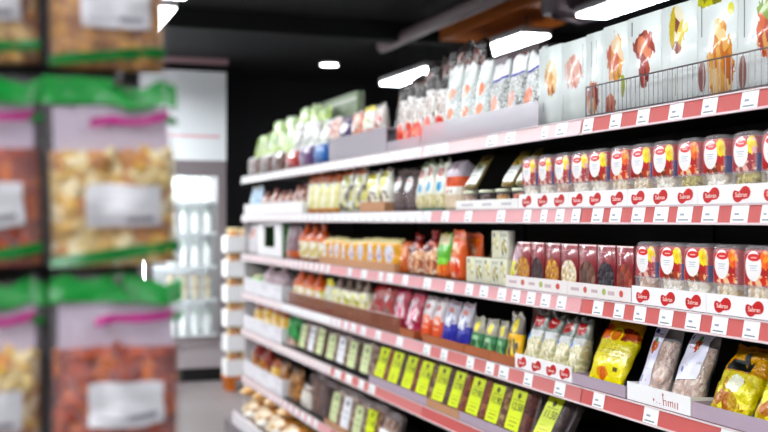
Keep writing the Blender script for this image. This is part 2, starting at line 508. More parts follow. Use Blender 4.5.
def run(lev, spans, protos, top=None, h=None, X=1.7245, z=None, lean=0., d=None, one=None, many=None, where='', cat='bag', fit=.93, jit=.045, yaw=.035, nudge=0.):
    """spans: columns of the photograph each pack occupies along its front; top: (column, row) of a pack's top edge"""
    zb = (ZD[lev] if z is None else z)
    out = []; n = len(spans)
    if h is None:
        h = (ZH(top[0], top[1], X) - zb)
        h = h / max(.5, math.cos(lean))
    for i, (a, b) in enumerate(spans):
        ya, yb = S(b, X), min(S(a, X), YEND - .03)
        p = protos[i % len(protos)] if isinstance(protos, (list, tuple)) else protos
        hh = h[i] if isinstance(h, (list, tuple)) else h * (1 + rnd.uniform(-jit, jit))
        o = place(p, (ya + yb) / 2, X + rnd.uniform(0, nudge), zb, (yb - ya) * fit, hh, d, lean, rnd.uniform(-yaw, yaw))
        lab = f'{one} {where}' if n == 1 else (f'{ORD[i]} of {NUMW[n]} {many} {where}' if i < n - 1 or n == 2 and i == 0 else f'rightmost of {NUMW[n]} {many} {where}')
        tag(o, lab.strip(), cat, f'{many} {where}'.strip() if n > 1 else None)
        out.append(o)
    return out

def tray(lev, a, b, hf, m, label, X=1.7135, depth=.18, logos=(), name='display_tray', side=True, lo=0., group=None, hand=False):
    """an open card tray: floor, front lip and two side lips; logos stand printed on its front"""
    XI = 1.7235                                  # its goods stand this far in
    ya, yb = S(b, XI) + .001, min(S(a, XI) - .001, YEND - .004); w = yb - ya
    e = tag(empty(name, (X, (ya + yb) / 2, ZD[lev] + .0005), (0, 0, -PI / 2)), label, 'tray', group)
    bx = MB(); bx.box(-w / 2, w / 2, 0, depth, 0, .002)
    obj('tray_floor', bx.mesh('tray_floor', m), e)
    bx = MB(); bx.box(-w / 2, w / 2, 0, .002, .002, hf)
    fr = obj('front_lip', bx.mesh('front_lip', m), e)
    hs = hf * .75
    for sx in ((-1, 1) if side else ()):
        x0 = sx * (w / 2 - .001)
        v = [(x0 - .001, .002, .002), (x0 + .001, .002, .002), (x0 + .001, depth, .002), (x0 - .001, depth, .002),
             (x0 - .001, .002, hf), (x0 + .001, .002, hf), (x0 + .001, depth, hs), (x0 - .001, depth, hs)]
        b2 = MB(); b2.add(v, [(0, 1, 5, 4), (1, 2, 6, 5), (2, 3, 7, 6), (3, 0, 4, 7), (4, 5, 6, 7), (3, 2, 1, 0)])
        obj('side_lip', b2.mesh('side_lip', m), e)
    for px in logos:
        lw = .072; lg = obj('logo', LOGO_ME, e); lg.location = (-(S(px, XI) - (ya + yb) / 2), -.0008, hf * .46)
        tx = obj('lettering', LOGO_TX, lg)
    return e, w

LOGO_ME = logo_mesh('logo', .066, .042)
LOGO_TX = text_mesh('lettering', 'Sabran', .0165, logo_white, (0, -.0008, -.0015))

# ------------------------------------------------------------------ pack recipes
# clear tubs of nuts with a printed sleeve
def tub_label(name, base, splash, side, blobs):
    return printed(name, base, [('b', .62, .12, .4, .2, blobs, 9), ('b', .85, .74, .2, .26, splash, 7), ('o', .4, .56, .3, .4, '#f6f2f0'),
                                ('o', .42, .79, .24, .1, '#d8332b'), ('r', .3, .77, .52, .8, '#f8d8d0'), ('r', .24, .56, .55, .58, '#a9bcc6'), ('r', .28, .5, .5, .52, '#b9c6cc'), ('r', .25, .44, .54, .455, '#c3ccd0'),
                                ('r', 1.0, 0, 1.4, .5, side), ], .3, coat=.4)
TL = [tub_label('red_sleeve', '#bb2722', ['#f6e21f', '#f2d81c', '#e9c51f'], '#243c8c', ['#e9b98d', '#b5482c', '#7a3526']),
      tub_label('red_orange_sleeve', '#b92a20', ['#ee7d22', '#e9641f', '#f0a326'], '#b92a20', ['#e9a06d', '#d2402c', '#f0d0a8']),
      tub_label('rose_sleeve', '#b24a52', ['#f1df3a', '#e9b3b0', '#eecd40'], '#2a3f86', ['#d98d7d', '#a14a52', '#e9c3b4'])]
NUTS = {'almond_near': grain('roasted_orange_almonds', ['#c05a1e', '#a84a14', '#d67a34', '#943c12'], 70), 'shell_near': grain('pistachios_pale_shell', ['#e6cf96', '#d6b062', '#f0e2ba', '#c98f4a'], 50),
        'cashew': grain('cashew_kernels', ['#ece4d6', '#e2d6c2', '#f4efe6'], 60), 'pistachio': grain('pistachio_kernels', ['#b7a83e', '#a39034', '#cdbf6a'], 75),
        'almond': grain('almond_kernels', ['#b5683c', '#9a5230', '#c98552', '#a85c34'], 70), 'walnut': grain('walnut_halves', ['#dcc2b2', '#cdae9c', '#ecdaca', '#b89480'], 55),
        'hazel': grain('hazelnut_kernels', ['#e0d2b8', '#d0b88e', '#ece3d2'], 70), 'prune': grain('dried_prunes', ['#3a2023', '#4a2a2b', '#2b181b'], 45),
        'apricot': grain('dried_apricots', ['#cc6a2c', '#b8521f', '#de8a3c'], 45), 'mix': grain('mixed_nuts', ['#d9a662', '#b37a40', '#8c5a30', '#e6c487'], 55),
        'seed': grain('sunflower_seeds', ['#d8cfa9', '#c2b283', '#e6e0c8', '#8fa06a'], 120), 'fig': grain('dried_figs', ['#6e4a38', '#57382b', '#825a44'], 40),
        'berry': grain('dark_raisins', ['#1f1820', '#332230', '#2a1c28'], 60), 'date': grain('dried_dates', ['#8f3a20', '#7a2c19', '#a84c2b'], 40),
        'gold': grain('roasted_almonds', ['#c08a3a', '#a8702c', '#d6a24c'], 75), 'shell': grain('pistachios_in_shell', ['#dcc79c', '#c9ad78', '#ecdfc4', '#a9a05a'], 50)}

def tub_proto(nut, label, seed):
    w, h, d = .104, .162, .062
    p = proto('nut_tub')
    child(p, 'shell', rbox_mesh('shell', shell_mat, w, h, d, .007, 3, .026))
    fn = pouch_fn(w * .9, h * .93, d * .9, 'block', seed, .0005)
    inner = nuts_mesh('contents', NUTS[nut], lambda u, v, b=False, s=1.: fn(u, v, b, s) + Vector((0, d * .04, .003)), .58, .008, 60, seed, .9)
    child(p, 'contents', inner, stuff=True)
    b = MB(); b.box(-w * .43, w * .43, -.0018, -.0004, h * .43, h * .93)   # sleeve front
    b.f = b.f[:6]
    me = rbox_mesh('sleeve', TL[label], w * .93, h * .53, d * 1.01, .008, 3, .022)
    for v in me.vertices: v.co.z += h * .41; v.co.y -= d * .012; v.co.x -= w * .012
    child(p, 'sleeve', me)
    b = MB(); b.box(-w * .53, w * .53, -.003, d + .003, h * .36, h * .375)
    me = rbox_mesh('rim', shell_mat, w * 1.03, .004, d * 1.05, .0015, 1)
    for v in me.vertices: v.co.z += h * .4; v.co.y -= d * .025
    child(p, 'rim', me)
    p['dims'] = (w, h, d)
    return p
TUBS = {'c0': tub_proto('cashew', 0, 1), 'p0': tub_proto('pistachio', 1, 2), 'h0': tub_proto('hazel', 0, 3), 'w2': tub_proto('walnut', 2, 4), 'c2': tub_proto('cashew', 2, 5), 'h1': tub_proto('hazel', 1, 6), 'p2': tub_proto('pistachio', 2, 7)}

# dark red window cartons
def carton_proto(nut, seed):
    w, h, d = .1, .155, .05
    p = proto('window_carton')
    m = printed('dark_red_carton', '#8e1c2c', [('r', .62, .82, .76, .89, '#eec9c4'), ('r', .12, .86, .5, .875, '#d99aa0'), ('r', 0, .97, 1, 1.01, '#e9cfd0'), ('r', .14, .76, .36, .775, '#c06a74'),
                                            ('o', .24, .1, .14, .1, '#c9cf9a'), ('r', 1.0, 0, 1.41, 1.0, '#6c1420')], .3, coat=.5)
    child(p, 'carton', rbox_mesh('carton', m, w, h, d, .0015, 1))
    fnw = lambda u, v, b=False, s=1.: Vector(((u - .5) * w, -.0006 if not b else .01, v * h))
    me = patch_mesh('window', NUTS[nut], fnw, .03, .08, .97, .68, 'oval', .0008)
    child(p, 'window', me)
    p['dims'] = (w, h, d)
    return p
CART = {k: carton_proto(k, i) for i, k in enumerate(('prune', 'apricot', 'hazel', 'fig', 'berry', 'date', 'gold'))}

def box_proto(name, w, h, d, m, bev=.002, body='carton', parts=()):
    p = proto(name); child(p, body, rbox_mesh(body, m, w, h, d, bev, 1))
    fnw = lambda u, v, b=False, s=1.: Vector(((u - .5) * w, -.0006, v * h))
    for e in parts:
        child(p, e[0], patch_mesh(e[0], e[6], fnw, e[2], e[3], e[4], e[5], e[1], .0006))
    p['dims'] = (w, h, d)
    return p

# clamshell packs with price labels
yellow_label = printed('yellow_price_label', '#dbe619', [('b', .5, .86, .13, .07, ['#4c4a12', '#5f5c18'], 8), ('r', .15, .74, .85, .755, '#6f6e1c'), ('r', .15, .3, .85, .31, '#8a8a22'), ('r', .2, .2, .8, .22, '#77761c'), ('r', .2, .1, .7, .12, '#77761c')], .4)
pale_label = printed('pale_green_label', '#d5dcb0', [('b', .5, .8, .16, .08, ['#6f7a4a'], 8), ('r', .2, .5, .8, .53, '#7f8460'), ('r', .2, .3, .7, .33, '#8d9270')], .4)
white_label = printed('white_price_label', '#eceaec', [('b', .5, .8, .16, .08, ['#5a5a66'], 8), ('r', .2, .5, .8, .53, '#8d8d99'), ('r', .2, .3, .7, .33, '#9d9da6')], .4)
def clam_proto(nut, lab, seed, price=None, lu=(.13, .82), lv=(.05, .82)):
    w, h, d = .15, .18, .075
    p = proto('clamshell_pack')
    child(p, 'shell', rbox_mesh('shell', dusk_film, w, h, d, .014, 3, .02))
    fn = pouch_fn(w * .88, h * .92, d * .8, 'block', seed, .003)
    child(p, 'contents', nuts_mesh('contents', NUTS[nut], lambda u, v, b=False, s=1.: fn(u, v, b, s) + Vector((0, d * .1, .006)), .86, .013, 45, seed, .9), stuff=True)
    me = rbox_mesh('rim', shell_mat, w * 1.04, h * 1.0, .004, .0015, 1, .022)
    for v in me.vertices: v.co.y += d * .55; v.co.z += .0
    child(p, 'rim', me)
    if lab:
        fnw = lambda u, v, b=False, s=1.: Vector(((u - .5) * w, -.001, v * h))
        l = child(p, 'label', patch_mesh('label', lab, fnw, lu[0], lv[0], lu[1], lv[1], 'rect', .0008, 2, 2))
        if price:
            child(l, 'price', text_mesh('price', price, .038, ink, (0, -.0024, h * (lv[0] + (lv[1] - lv[0]) * .58))))
    p['dims'] = (w, h, d)
    return p
CLY = [clam_proto('apricot', yellow_label, 1, '17.90'), clam_proto('date', yellow_label, 2, '12.50'), clam_proto('fig', yellow_label, 3, '17.95'), clam_proto('mix', yellow_label, 4, '11.90'), clam_proto('prune', yellow_label, 5, '11.50')]
CLP = [clam_proto('walnut', pale_label, 6), clam_proto('walnut', white_label, 7), clam_proto('fig', pale_label, 8)]
CLD = [clam_proto('fig', None, 9), clam_proto('prune', None, 10)]
CLW = [clam_proto('walnut', white_card, 11, lu=(.1, .9), lv=(.05, .55))]

# bags of every kind
def P(name, base, el=(), cr=.35, rough=.28): return printed(name, base, el, rough, 1., cr, .3)
white_seal = mat('white_seal', '#f3f1f1', .35); brown_seal = mat('dark_brown_foil', '#2a1c1a', .3, bump=.8, bscale=60)
red_seal = mat('red_seal', '#8e1a22', .35, bump=.5); orange_seal = mat('orange_seal', '#d2691f', .35)

BG = {}
BG['rice'] = bag_proto('rice_bag', .15, .27, .07, 'stand', P('speckled_rice_print', '#dfe3e2', [('s', .12, .72, ['#d9dcd8', '#a5a3a0', '#e9ebea', '#77706c', '#c7cac6'], 42), ('b', .42, .42, .24, .1, ['#df8a68', '#d97650'], 8), ('r', 0, .04, 1, .12, '#39343c')]),
    [('top_fold', 'rect', .04, .74, .96, .98, white_seal), ('ribbon', 'rect', .03, .715, .97, .745, mat('blue_ribbon', '#4a4fb0', .4), .05)], seed=2, amp=.006)
BG['white_orange'] = bag_proto('white_snack_bag', .14, .27, .07, 'stand', P('white_orange_print', '#dfe3df', [('s', .1, .7, ['#dfe2df', '#c9cfca', '#eef0ee', '#b9bfbc'], 30), ('b', .5, .62, .25, .08, ['#e2763e', '#e89068'], 8), ('b', .55, .36, .2, .07, ['#e5936c'], 8), ('r', .2, .0, 1, .1, '#d0453a')]),
    [('top_seal', 'rect', .05, .9, .95, .985, white_seal)], seed=3)
BG['red_white'] = bag_proto('red_white_bag', .14, .25, .06, 'stand', P('red_white_print', '#e6e2dd', [('s', .4, .74, ['#e3dfd9', '#c9b5a8', '#f2efec', '#7a5a50'], 16), ('b', .5, .22, .44, .2, ['#e04a2a', '#d83e22', '#e8683a'], 5), ('b', .4, .5, .2, .1, ['#e5d9c8', '#7b4a3c'], 8)]),
    [('top_seal', 'rect', .02, .8, .98, .985, brown_seal)], seed=4, amp=.007)
BG['dark_foil'] = bag_proto('dark_foil_bag', .16, .3, .08, 'pillow', P('dark_foil_print', '#33241f', [('b', .5, .78, .4, .12, ['#7d3a30', '#4a2a26', '#a38a84'], 6)], .9, .22), [('top_seal', 'rect', .03, .9, .97, .985, brown_seal)], seed=5, amp=.014)
def small(nm, key, base, el, seal, seed, nname='snack_bag', w=.13, h=.17, d=.05, prof='stand'):
    BG[key] = bag_proto(nname, w, h, d, prof, P(nm, base, el), [('top_seal', 'rect', .04, .92, .96, .985, seal)], seed=seed, amp=.005)
small('pink_white_print', 'pinkish', '#e3c7bc', [('b', .45, .5, .4, .3, ['#d9825f', '#e6d9d2', '#c76a4a'], 6)], white_seal, 6)
small('purple_dot_print', 'purple', '#54456e', [('o', .5, .42, .34, .24, '#ece6ee'), ('b', .5, .75, .3, .12, ['#b56a58', '#3a2d55'], 6)], mat('purple_seal', '#4a2f4c', .35), 7)
small('salmon_print', 'salmon', '#d99a83', [('b', .5, .4, .34, .26, ['#e9d6cb', '#bf6a54', '#f0e6df'], 6)], white_seal, 8)
small('yellow_white_print', 'yelwhite', '#e8e6dc', [('r', 0, .78, 1, 1, '#e4d51f'), ('b', .5, .42, .36, .24, ['#c7c9a0', '#98a24e', '#e8e8e0'], 7), ('r', .3, 0, 1, .1, '#d0452b')], mat('yellow_seal', '#e0d023', .35), 9)
small('orange_dots_print', 'redwhite2', '#d8cfc9', [('b', .5, .35, .4, .28, ['#d84a2a', '#eae6e0', '#b83a22'], 5)], brown_seal, 10)
leaf = ['#9fbe3c', '#bdd468', '#dfe8b8', '#6f9e2c', '#eef2da']
BG['green'] = bag_proto('green_pack', .14, .28, .06, 'stand', P('green_leaf_print', '#c3d488', [('s', .05, .95, leaf, 7)], .5), [('top_seal', 'rect', .05, .9, .95, .985, mat('green_seal', '#9dbc50', .35))], seed=12, amp=.008)
BG['green2'] = bag_proto('green_pack', .14, .4, .06, 'stand', P('green_white_print', '#dde6cc', [('s', .5, .98, ['#a9c84c', '#7fa834', '#e4ecc8', '#c4d878'], 6), ('b', .5, .3, .3, .12, ['#e6e9e2', '#b9b3ae'], 6)], .5), [('top_seal', 'rect', .05, .92, .95, .985, mat('green_seal', '#9dbc50', .35))], seed=13, amp=.009)
BG['greywhite'] = bag_proto('white_pack', .13, .28, .06, 'stand', P('grey_white_print', '#d5d6d2', [('s', .1, .8, ['#dfe0dc', '#b7b0aa', '#eef0ec', '#a3a89c'], 9), ('b', .5, .85, .4, .08, ['#a07a70', '#c9c3bc'], 6)], .5), [('top_seal', 'rect', .05, .9, .95, .985, white_seal)], seed=14, amp=.008)
small('brown_net_print', 'brownnet', '#7d6258', [('s', .1, .9, ['#8d7268', '#6a4f48', '#a08a80', '#5f464a'], 10)], white_seal, 15, 'small_packet', .2, .12, .05, 'pillow')
small('red_packet_print', 'redpk', '#b8504a', [('b', .5, .5, .3, .3, ['#d97a70', '#a83c3a'], 5)], white_seal, 16, 'small_packet', .2, .12, .05, 'pillow')
small('purple_packet_print', 'purppk', '#6f4a78', [('b', .5, .5, .3, .3, ['#8a6a92', '#5a3a66'], 5)], white_seal, 17, 'small_packet', .2, .12, .05, 'pillow')
small('blue_packet_print', 'bluepk', '#2f6cb0', [('b', .5, .5, .3, .3, ['#4a88c8', '#285a9a'], 5)], white_seal, 18, 'small_packet', .2, .12, .05, 'pillow')

# second shelf
BG['paper'] = bag_proto('paper_bag', .15, .19, .09, 'block', P('beige_paper_print', '#e0cdb4', [('r', -1, .46, 2, .66, '#e0662c'), ('r', -1, .66, 2, 1, '#d8cdd6'), ('b', .5, .84, .3, .1, ['#b5707a', '#e6dfe6'], 6), ('r', .05, .3, .95, .46, '#eee9e0'), ('o', .3, .37, .07, .05, '#d06a3c'), ('o', .55, .37, .05, .035, '#3f5a3a')]), [('folded_top', 'rect', .08, .9, .92, .985, mat('lilac_seal', '#cfc2cc', .4))], seed=20)
BG['darkred'] = bag_proto('dark_red_bag', .12, .2, .05, 'stand', P('dark_red_print', '#4a1c1e', [('b', .5, .6, .3, .2, ['#7a2f2c', '#3a1518'], 6)]), [('top_seal', 'rect', .05, .92, .95, .985, red_seal)], seed=21)
BG['whiteblue'] = bag_proto('white_pasta_bag', .14, .2, .06, 'stand', P('white_blue_print', '#e4e3d8', [('s', .04, .3, ['#d9cfa0', '#c9bd88', '#e6dfc4'], 14), ('b', .6, .45, .22, .1, ['#2f9fc9', '#4ab0d2'], 6), ('o', .55, .74, .24, .09, '#d8362c'), ('o', .55, .74, .13, .05, '#f2dcd6'), ('r', -1, 0, 2, .04, '#4fa08a')]), [('top_seal', 'rect', .04, .9, .96, .985, mat('green_grey_seal', '#8fa07a', .4))], seed=22)
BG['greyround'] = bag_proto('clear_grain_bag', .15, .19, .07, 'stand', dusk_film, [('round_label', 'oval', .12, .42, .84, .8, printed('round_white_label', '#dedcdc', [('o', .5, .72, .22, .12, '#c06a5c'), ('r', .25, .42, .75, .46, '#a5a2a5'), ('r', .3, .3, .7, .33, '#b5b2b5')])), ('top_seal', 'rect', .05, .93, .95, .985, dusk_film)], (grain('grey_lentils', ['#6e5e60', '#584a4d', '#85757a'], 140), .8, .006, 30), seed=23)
BG['yelcup'] = bag_proto('yellow_white_pack', .14, .19, .07, 'stand', P('yellow_swirl_print', '#ecebe0', [('b', .4, .72, .4, .22, ['#d9d21f', '#c9c41c', '#e6e14a'], 5), ('b', .55, .28, .4, .2, ['#5a3a28', '#7d5534', '#e6dfcf'], 6), ('b', .2, .4, .15, .3, ['#d9d21f'], 5)]), [('top_seal', 'rect', .05, .92, .95, .985, mat('plum_seal', '#6a3a3e', .4))], seed=24)
BG['orangetop'] = bag_proto('mixed_print_bag', .14, .19, .06, 'stand', P('white_olive_print', '#e2e0d6', [('s', .05, .6, ['#c9c26a', '#e8e6de', '#8d8678', '#d6cf86', '#6f6764'], 8), ('b', .5, .72, .4, .12, ['#e6e4da', '#b5b53c'], 6)]), [('top_seal', 'rect', .03, .84, .97, .985, mat('rust_seal', '#b8622e', .4))], seed=25, amp=.006)
BG['pasta'] = bag_proto('pasta_bag', .13, .2, .06, 'stand', P('pale_pasta_print', '#e6dfa8', [('r', .3, .1, .62, .7, '#efece0'), ('s', -.05, .1, ['#d98a3c', '#e09a4a'], 8), ('b', .5, .66, .3, .08, ['#e9e4d2', '#a8b5b0'], 6), ('r', -1, .72, 2, 1.2, '#b5673e')]), [('top_seal', 'rect', .1, .86, .9, .985, mat('copper_seal', '#b86a48', .4))], seed=26)
small('blue_white_print', 'bluewhite', '#b9cfe0', [('b', .5, .55, .35, .25, ['#8fb3d6', '#dfe8ee', '#6f9cc8'], 5)], white_seal, 27, 'blue_pack', .16, .12, .06)
small('onion_net_print', 'net', '#8a4a34', [('b', .5, .5, .45, .4, ['#c99a86', '#7a2f26', '#e6d2c6', '#a85a3c'], 5)], red_seal, 28, 'small_net_bag', .12, .13, .06, 'gather')

# third shelf
BG['flour'] = bag_proto('flour_bag', .11, .16, .07, 'block', P('yellow_flour_print', '#e6b04a', [('s', .0, .2, ['#e0a030', '#eabf66'], 6), ('o', .45, .5, .36, .28, '#e2e2ea'), ('b', .55, .48, .16, .12, ['#d9766c', '#8f9cc8', '#e6dfe0'], 8), ('r', -1, .84, 2, 1.2, '#eddca8')]), [('folded_top', 'rect', .06, .88, .94, .985, mat('cream_seal', '#eadfae', .5))], seed=30)
small('orange_flour_print', 'flour_orange', '#cc6a2a', [('b', .5, .5, .4, .3, ['#e2a060', '#b84e22'], 5)], orange_seal, 31, 'orange_bag', .11, .16, .07)
BG['nutred'] = bag_proto('nut_bag', .15, .19, .07, 'gather', P('nut_bag_film', '#b5543c', [('s', .02, .62, ['#d9a07a', '#c07a56', '#efd9c4', '#a85a3e', '#e6bd98'], 12), ('b', .5, .6, .3, .1, ['#7d2620', '#5f1d1a'], 7), ('r', -1, .74, 2, 1.2, '#8a2420')], .5), [('red_tie', 'rect', .05, .8, .95, .86, red_seal)], seed=32, amp=.006)
BG['greenpk'] = bag_proto('green_snack_bag', .14, .2, .06, 'stand', P('green_orange_print', '#5fae2e', [('r', -1, -.1, 2, .36, '#d9702a'), ('b', .4, .22, .4, .14, ['#e0572a', '#f0a24a'], 6), ('b', .5, .36, .5, .08, ['#8fd04a', '#7cc23c'], 5), ('r', .1, .72, .9, .95, '#c9b98a')]), [('top_seal', 'rect', .05, .93, .95, .985, mat('tan_seal', '#b99c6a', .4))], seed=33)
BG['orange'] = bag_proto('orange_snack_bag', .15, .2, .06, 'stand', P('orange_snack_print', '#dd6a1e', [('b', .5, .6, .36, .14, ['#e6a070', '#d04a1c', '#efd0b8'], 7), ('b', .45, .24, .42, .2, ['#f0e2d6', '#d8481f', '#e8703a'], 5), ('r', .1, .8, .9, .84, '#e88a3c'), ('o', .5, .9, .2, .05, '#d9501f')]), [('top_seal', 'rect', .03, .95, .97, .985, orange_seal)], seed=34)
BG['orangewhite'] = bag_proto('orange_white_bag', .14, .24, .07, 'gather', P('orange_white_print', '#d98048', [('s', .04, .5, ['#ece6d8', '#e0c9a0', '#d6c66a', '#f2efe8'], 7), ('r', -1, .58, 2, 1.2, '#bf5a2a'), ('r', -1, -.1, 2, .06, '#de7a2c')], .5), [('tie', 'rect', .05, .8, .95, .85, orange_seal)], seed=35, amp=.006)
BG['greypk'] = bag_proto('grey_purple_pack', .16, .24, .06, 'stand', P('grey_purple_print', '#8a7076', [('r', -1, -.1, 2, .22, '#c9662e'), ('r', -1, .2, .25, 1.1, '#c9bfc2'), ('b', .6, .6, .3, .3, ['#7a5c64', '#9a8288'], 4)]), [('top_seal', 'rect', .05, .92, .95, .985, mat('grey_seal', '#94828a', .4))], seed=36)
BG['whitepink'] = bag_proto('white_pink_pack', .14, .24, .06, 'stand', P('white_pink_print', '#e2dbdc', [('b', .5, .7, .3, .18, ['#d07a62', '#e0a896', '#c2563f'], 6), ('b', .5, .35, .3, .1, ['#c9cdd6'], 5)]), [('top_seal', 'rect', .05, .92, .95, .985, white_seal)], seed=37)
small('purple_green_print', 'purpgreen', '#b58a9a', [('b', .5, .42, .35, .22, ['#d9d23a', '#8a6a3a', '#e6dfa8'], 6), ('b', .5, .1, .5, .15, ['#d0603a'], 5)], mat('mauve_seal', '#c4a3b2', .4), 38)
small('brown_seed_print', 'brownseed', '#5d4030', [('s', .05, .7, ['#8a6644', '#5d402e', '#a88460'], 12)], brown_seal, 39, 'brown_nut_bag')

# fourth shelf
BG['yellow_black'] = bag_proto('yellow_nut_bag', .2, .25, .06, 'pillow', P('yellow_bag_print', '#dca51a', [('r', -1, -.1, 2, .56, '#e6d71f'), ('b', .5, .25, .42, .24, ['#f2e85a', '#c9a01a', '#e9dc2c', '#b8741c'], 6), ('b', .58, .4, .16, .12, ['#f4f1d8'], 5)], .8, .2),
    [('emblem_bar', 'rect', .2, .58, .8, .73, mat('emblem_black', '#10160f', .4)), ('emblem_leaf', 'oval', .5, .68, .66, .86, mat('emblem_black', '#10160f', .4)), ('top_seal', 'rect', .03, .94, .97, .985, mat('amber_seal', '#c98a1c', .35))], seed=40, amp=.011)
clear_label = printed('lilac_white_label', '#e2dff0', [('b', .45, .66, .3, .12, ['#c9623a', '#a84428', '#e08a4a'], 9), ('b', .5, .76, .12, .05, ['#3f8a52'], 9), ('o', .3, .9, .22, .04, '#4a4a8c'), ('r', .3, .86, .8, .875, '#8a7ab0'), ('r', .2, .1, .4, .2, '#a5a3bd'), ('r', .1, .3, .9, .31, '#c6c4da')], .25)
BG['walnut'] = bag_proto('clear_walnut_bag', .17, .24, .07, 'stand', film, [('label', 'rect', .03, .08, .5, .9, clear_label)], (NUTS['walnut'], .7, .012, 170), seed=41, amp=.007)
BG['walnut2'] = bag_proto('clear_walnut_bag', .2, .24, .08, 'stand', film, [('label', 'rect', .06, .28, .84, .92, printed('splashed_white_label', '#e6e4f2', [('b', .55, .66, .18, .13, ['#c9562f', '#a84428', '#e08a4a'], 9), ('b', .56, .8, .07, .06, ['#3f8a52'], 9), ('o', .2, .86, .06, .05, '#7a8ac0'), ('r', .5, .92, .95, 1.0, '#5a5a96'), ('o', .3, .2, .07, .06, '#8d9bd0')], .2), .06)], (NUTS['walnut'], .72, .012, 180), seed=42, amp=.009)
BG['yellow_big'] = bag_proto('yellow_orange_pack', .22, .24, .06, 'pillow', P('yellow_orange_print', '#efe01c', [('r', -1, .66, 2, 1.2, '#d9a01e'), ('b', .22, .74, .2, .12, ['#d8541c', '#e07a24', '#c9401c'], 8), ('b', .74, .74, .24, .1, ['#8a2f1c', '#c06a2a', '#a84a1c'], 7), ('o', .5, .7, .15, .12, '#f0dc3a'), ('o', .5, .7, .11, .09, '#e08228'), ('r', .25, .47, .65, .485, '#c9ae1a'), ('r', .2, .42, .8, .43, '#cdb41c'), ('r', .3, .37, .7, .38, '#cdb41c'), ('b', .46, .13, .16, .09, ['#d8741c', '#e09a2c'], 8), ('r', .72, .18, .82, .24, '#6a5a14')], .4, .22),
    [('top_seal', 'rect', .03, .93, .97, .985, mat('ochre_seal', '#c99a22', .35))], seed=43, amp=.005)
BG['logo_bag'] = bag_proto('seed_mix_bag', .14, .22, .06, 'stand', P('seed_mix_print', '#d8d5c6', [('s', .02, .55, ['#ded6b6', '#c7bb94', '#ece8da', '#b5b48a', '#d9c99a'], 20), ('b', .5, .6, .45, .08, ['#e9e8e4'], 5), ('r', .1, .5, .9, .62, '#ebebea'), ('r', -1, .62, 2, 1.2, '#9aa29a'), ('o', .5, .8, .36, .13, '#b92a2c'), ('r', .3, .79, .7, .82, '#e8c6c0'), ('o', .18, .5, .15, .09, '#2a8fd0')], .4), [('top_seal', 'rect', .1, .93, .9, .985, white_seal)], seed=44, amp=.006)
BG['seedgreen'] = bag_proto('seed_packet', .12, .19, .04, 'stand', P('green_seed_print', '#9a9484', [('r', -1, -.1, 2, .52, '#2f7a48'), ('b', .5, .26, .4, .18, ['#3f8a56', '#7fae7a', '#2a6a3e'], 5), ('o', .5, .7, .2, .15, '#ead91c'), ('r', .3, .02, .7, .1, '#d98a3c'), ('o', .5, .4, .2, .06, '#a9c9a0')]), [('top_seal', 'rect', .03, .93, .97, .985, mat('greige_seal', '#a59c90', .35))], seed=45)
BG['seedyellow'] = bag_proto('seed_packet', .12, .19, .04, 'stand', P('yellow_seed_print', '#6f6258', [('r', -1, -.1, 2, .56, '#e8b81c'), ('b', .5, .3, .36, .16, ['#8a7a5c', '#f0d23a', '#5f5a52'], 6), ('o', .5, .72, .2, .15, '#ead91c'), ('r', .2, .02, .8, .08, '#d9602c')]), [('top_seal', 'rect', .03, .93, .97, .985, mat('greige_seal', '#a59c90', .35))], seed=46)
BG['blue'] = bag_proto('blue_white_bag', .13, .21, .05, 'stand', P('blue_white_bag_print', '#b9b2bc', [('r', -1, -.1, 2, .46, '#2c2f9c'), ('b', .5, .55, .34, .16, ['#e6e6ee', '#6a6a9c', '#d0d0dc'], 6), ('o', .5, .76, .2, .06, '#c9766c'), ('r', .2, .3, .8, .34, '#6a6cc0')]), [('top_seal', 'rect', .03, .9, .97, .985, mat('taupe_seal', '#8a7478', .3, bump=.4))], seed=47)
BG['coral'] = bag_proto('coral_white_bag', .13, .21, .05, 'stand', P('coral_white_print', '#d9cfd0', [('r', -1, -.1, 2, .44, '#dc5f38'), ('b', .5, .46, .4, .1, ['#e07a58', '#f0dcd2'], 6), ('r', .15, .24, .85, .28, '#f0b49a'), ('o', .5, .74, .2, .07, '#c4574c')]), [('top_seal', 'rect', .03, .9, .97, .985, mat('taupe_seal', '#8a7478', .3))], seed=48)
BG['magenta'] = bag_proto('magenta_bag', .14, .22, .06, 'stand', P('magenta_white_print', '#b01f4c', [('b', .45, .46, .4, .34, ['#ecdfe4', '#c94a70', '#f4eef0', '#e6bccb'], 5)], .7, .2), [('top_seal', 'rect', .03, .9, .97, .985, mat('mauve_film_seal', '#8a5a66', .2, bump=.6))], seed=49, amp=.009)
BG['redbag'] = bag_proto('dark_red_snack_bag', .14, .22, .06, 'stand', P('dark_red_film_print', '#a3261e', [('b', .5, .25, .5, .22, ['#8a3a2a', '#b5512f', '#6a2018'], 6), ('b', .4, .62, .14, .08, ['#f4e6e0'], 5)], .7, .18), [('top_seal', 'rect', .03, .9, .97, .985, mat('oxblood_seal', '#7a1c18', .25))], seed=50, amp=.009)
BG['yelwhitebag'] = bag_proto('yellow_white_bag', .14, .2, .06, 'gather', P('yellow_leaf_print', '#dcd8c4', [('b', .5, .42, .45, .24, ['#d9d43c', '#ecead8', '#b5b04a', '#e6dc5a'], 5), ('r', -1, .7, 2, 1.2, '#8a7468')], .5), [('tie', 'rect', .05, .8, .95, .85, mat('taupe_tie', '#a08c86', .4))], seed=51, amp=.007)
BG['cone'] = bag_proto('clear_cone_bag', .2, .23, .09, 'gather', mat('milky_film', '#cbb8bc', .15, alpha=.8, bump=.6, bscale=30), [('red_tie', 'rect', .05, .8, .95, .88, red_seal)], seed=52, amp=.01)
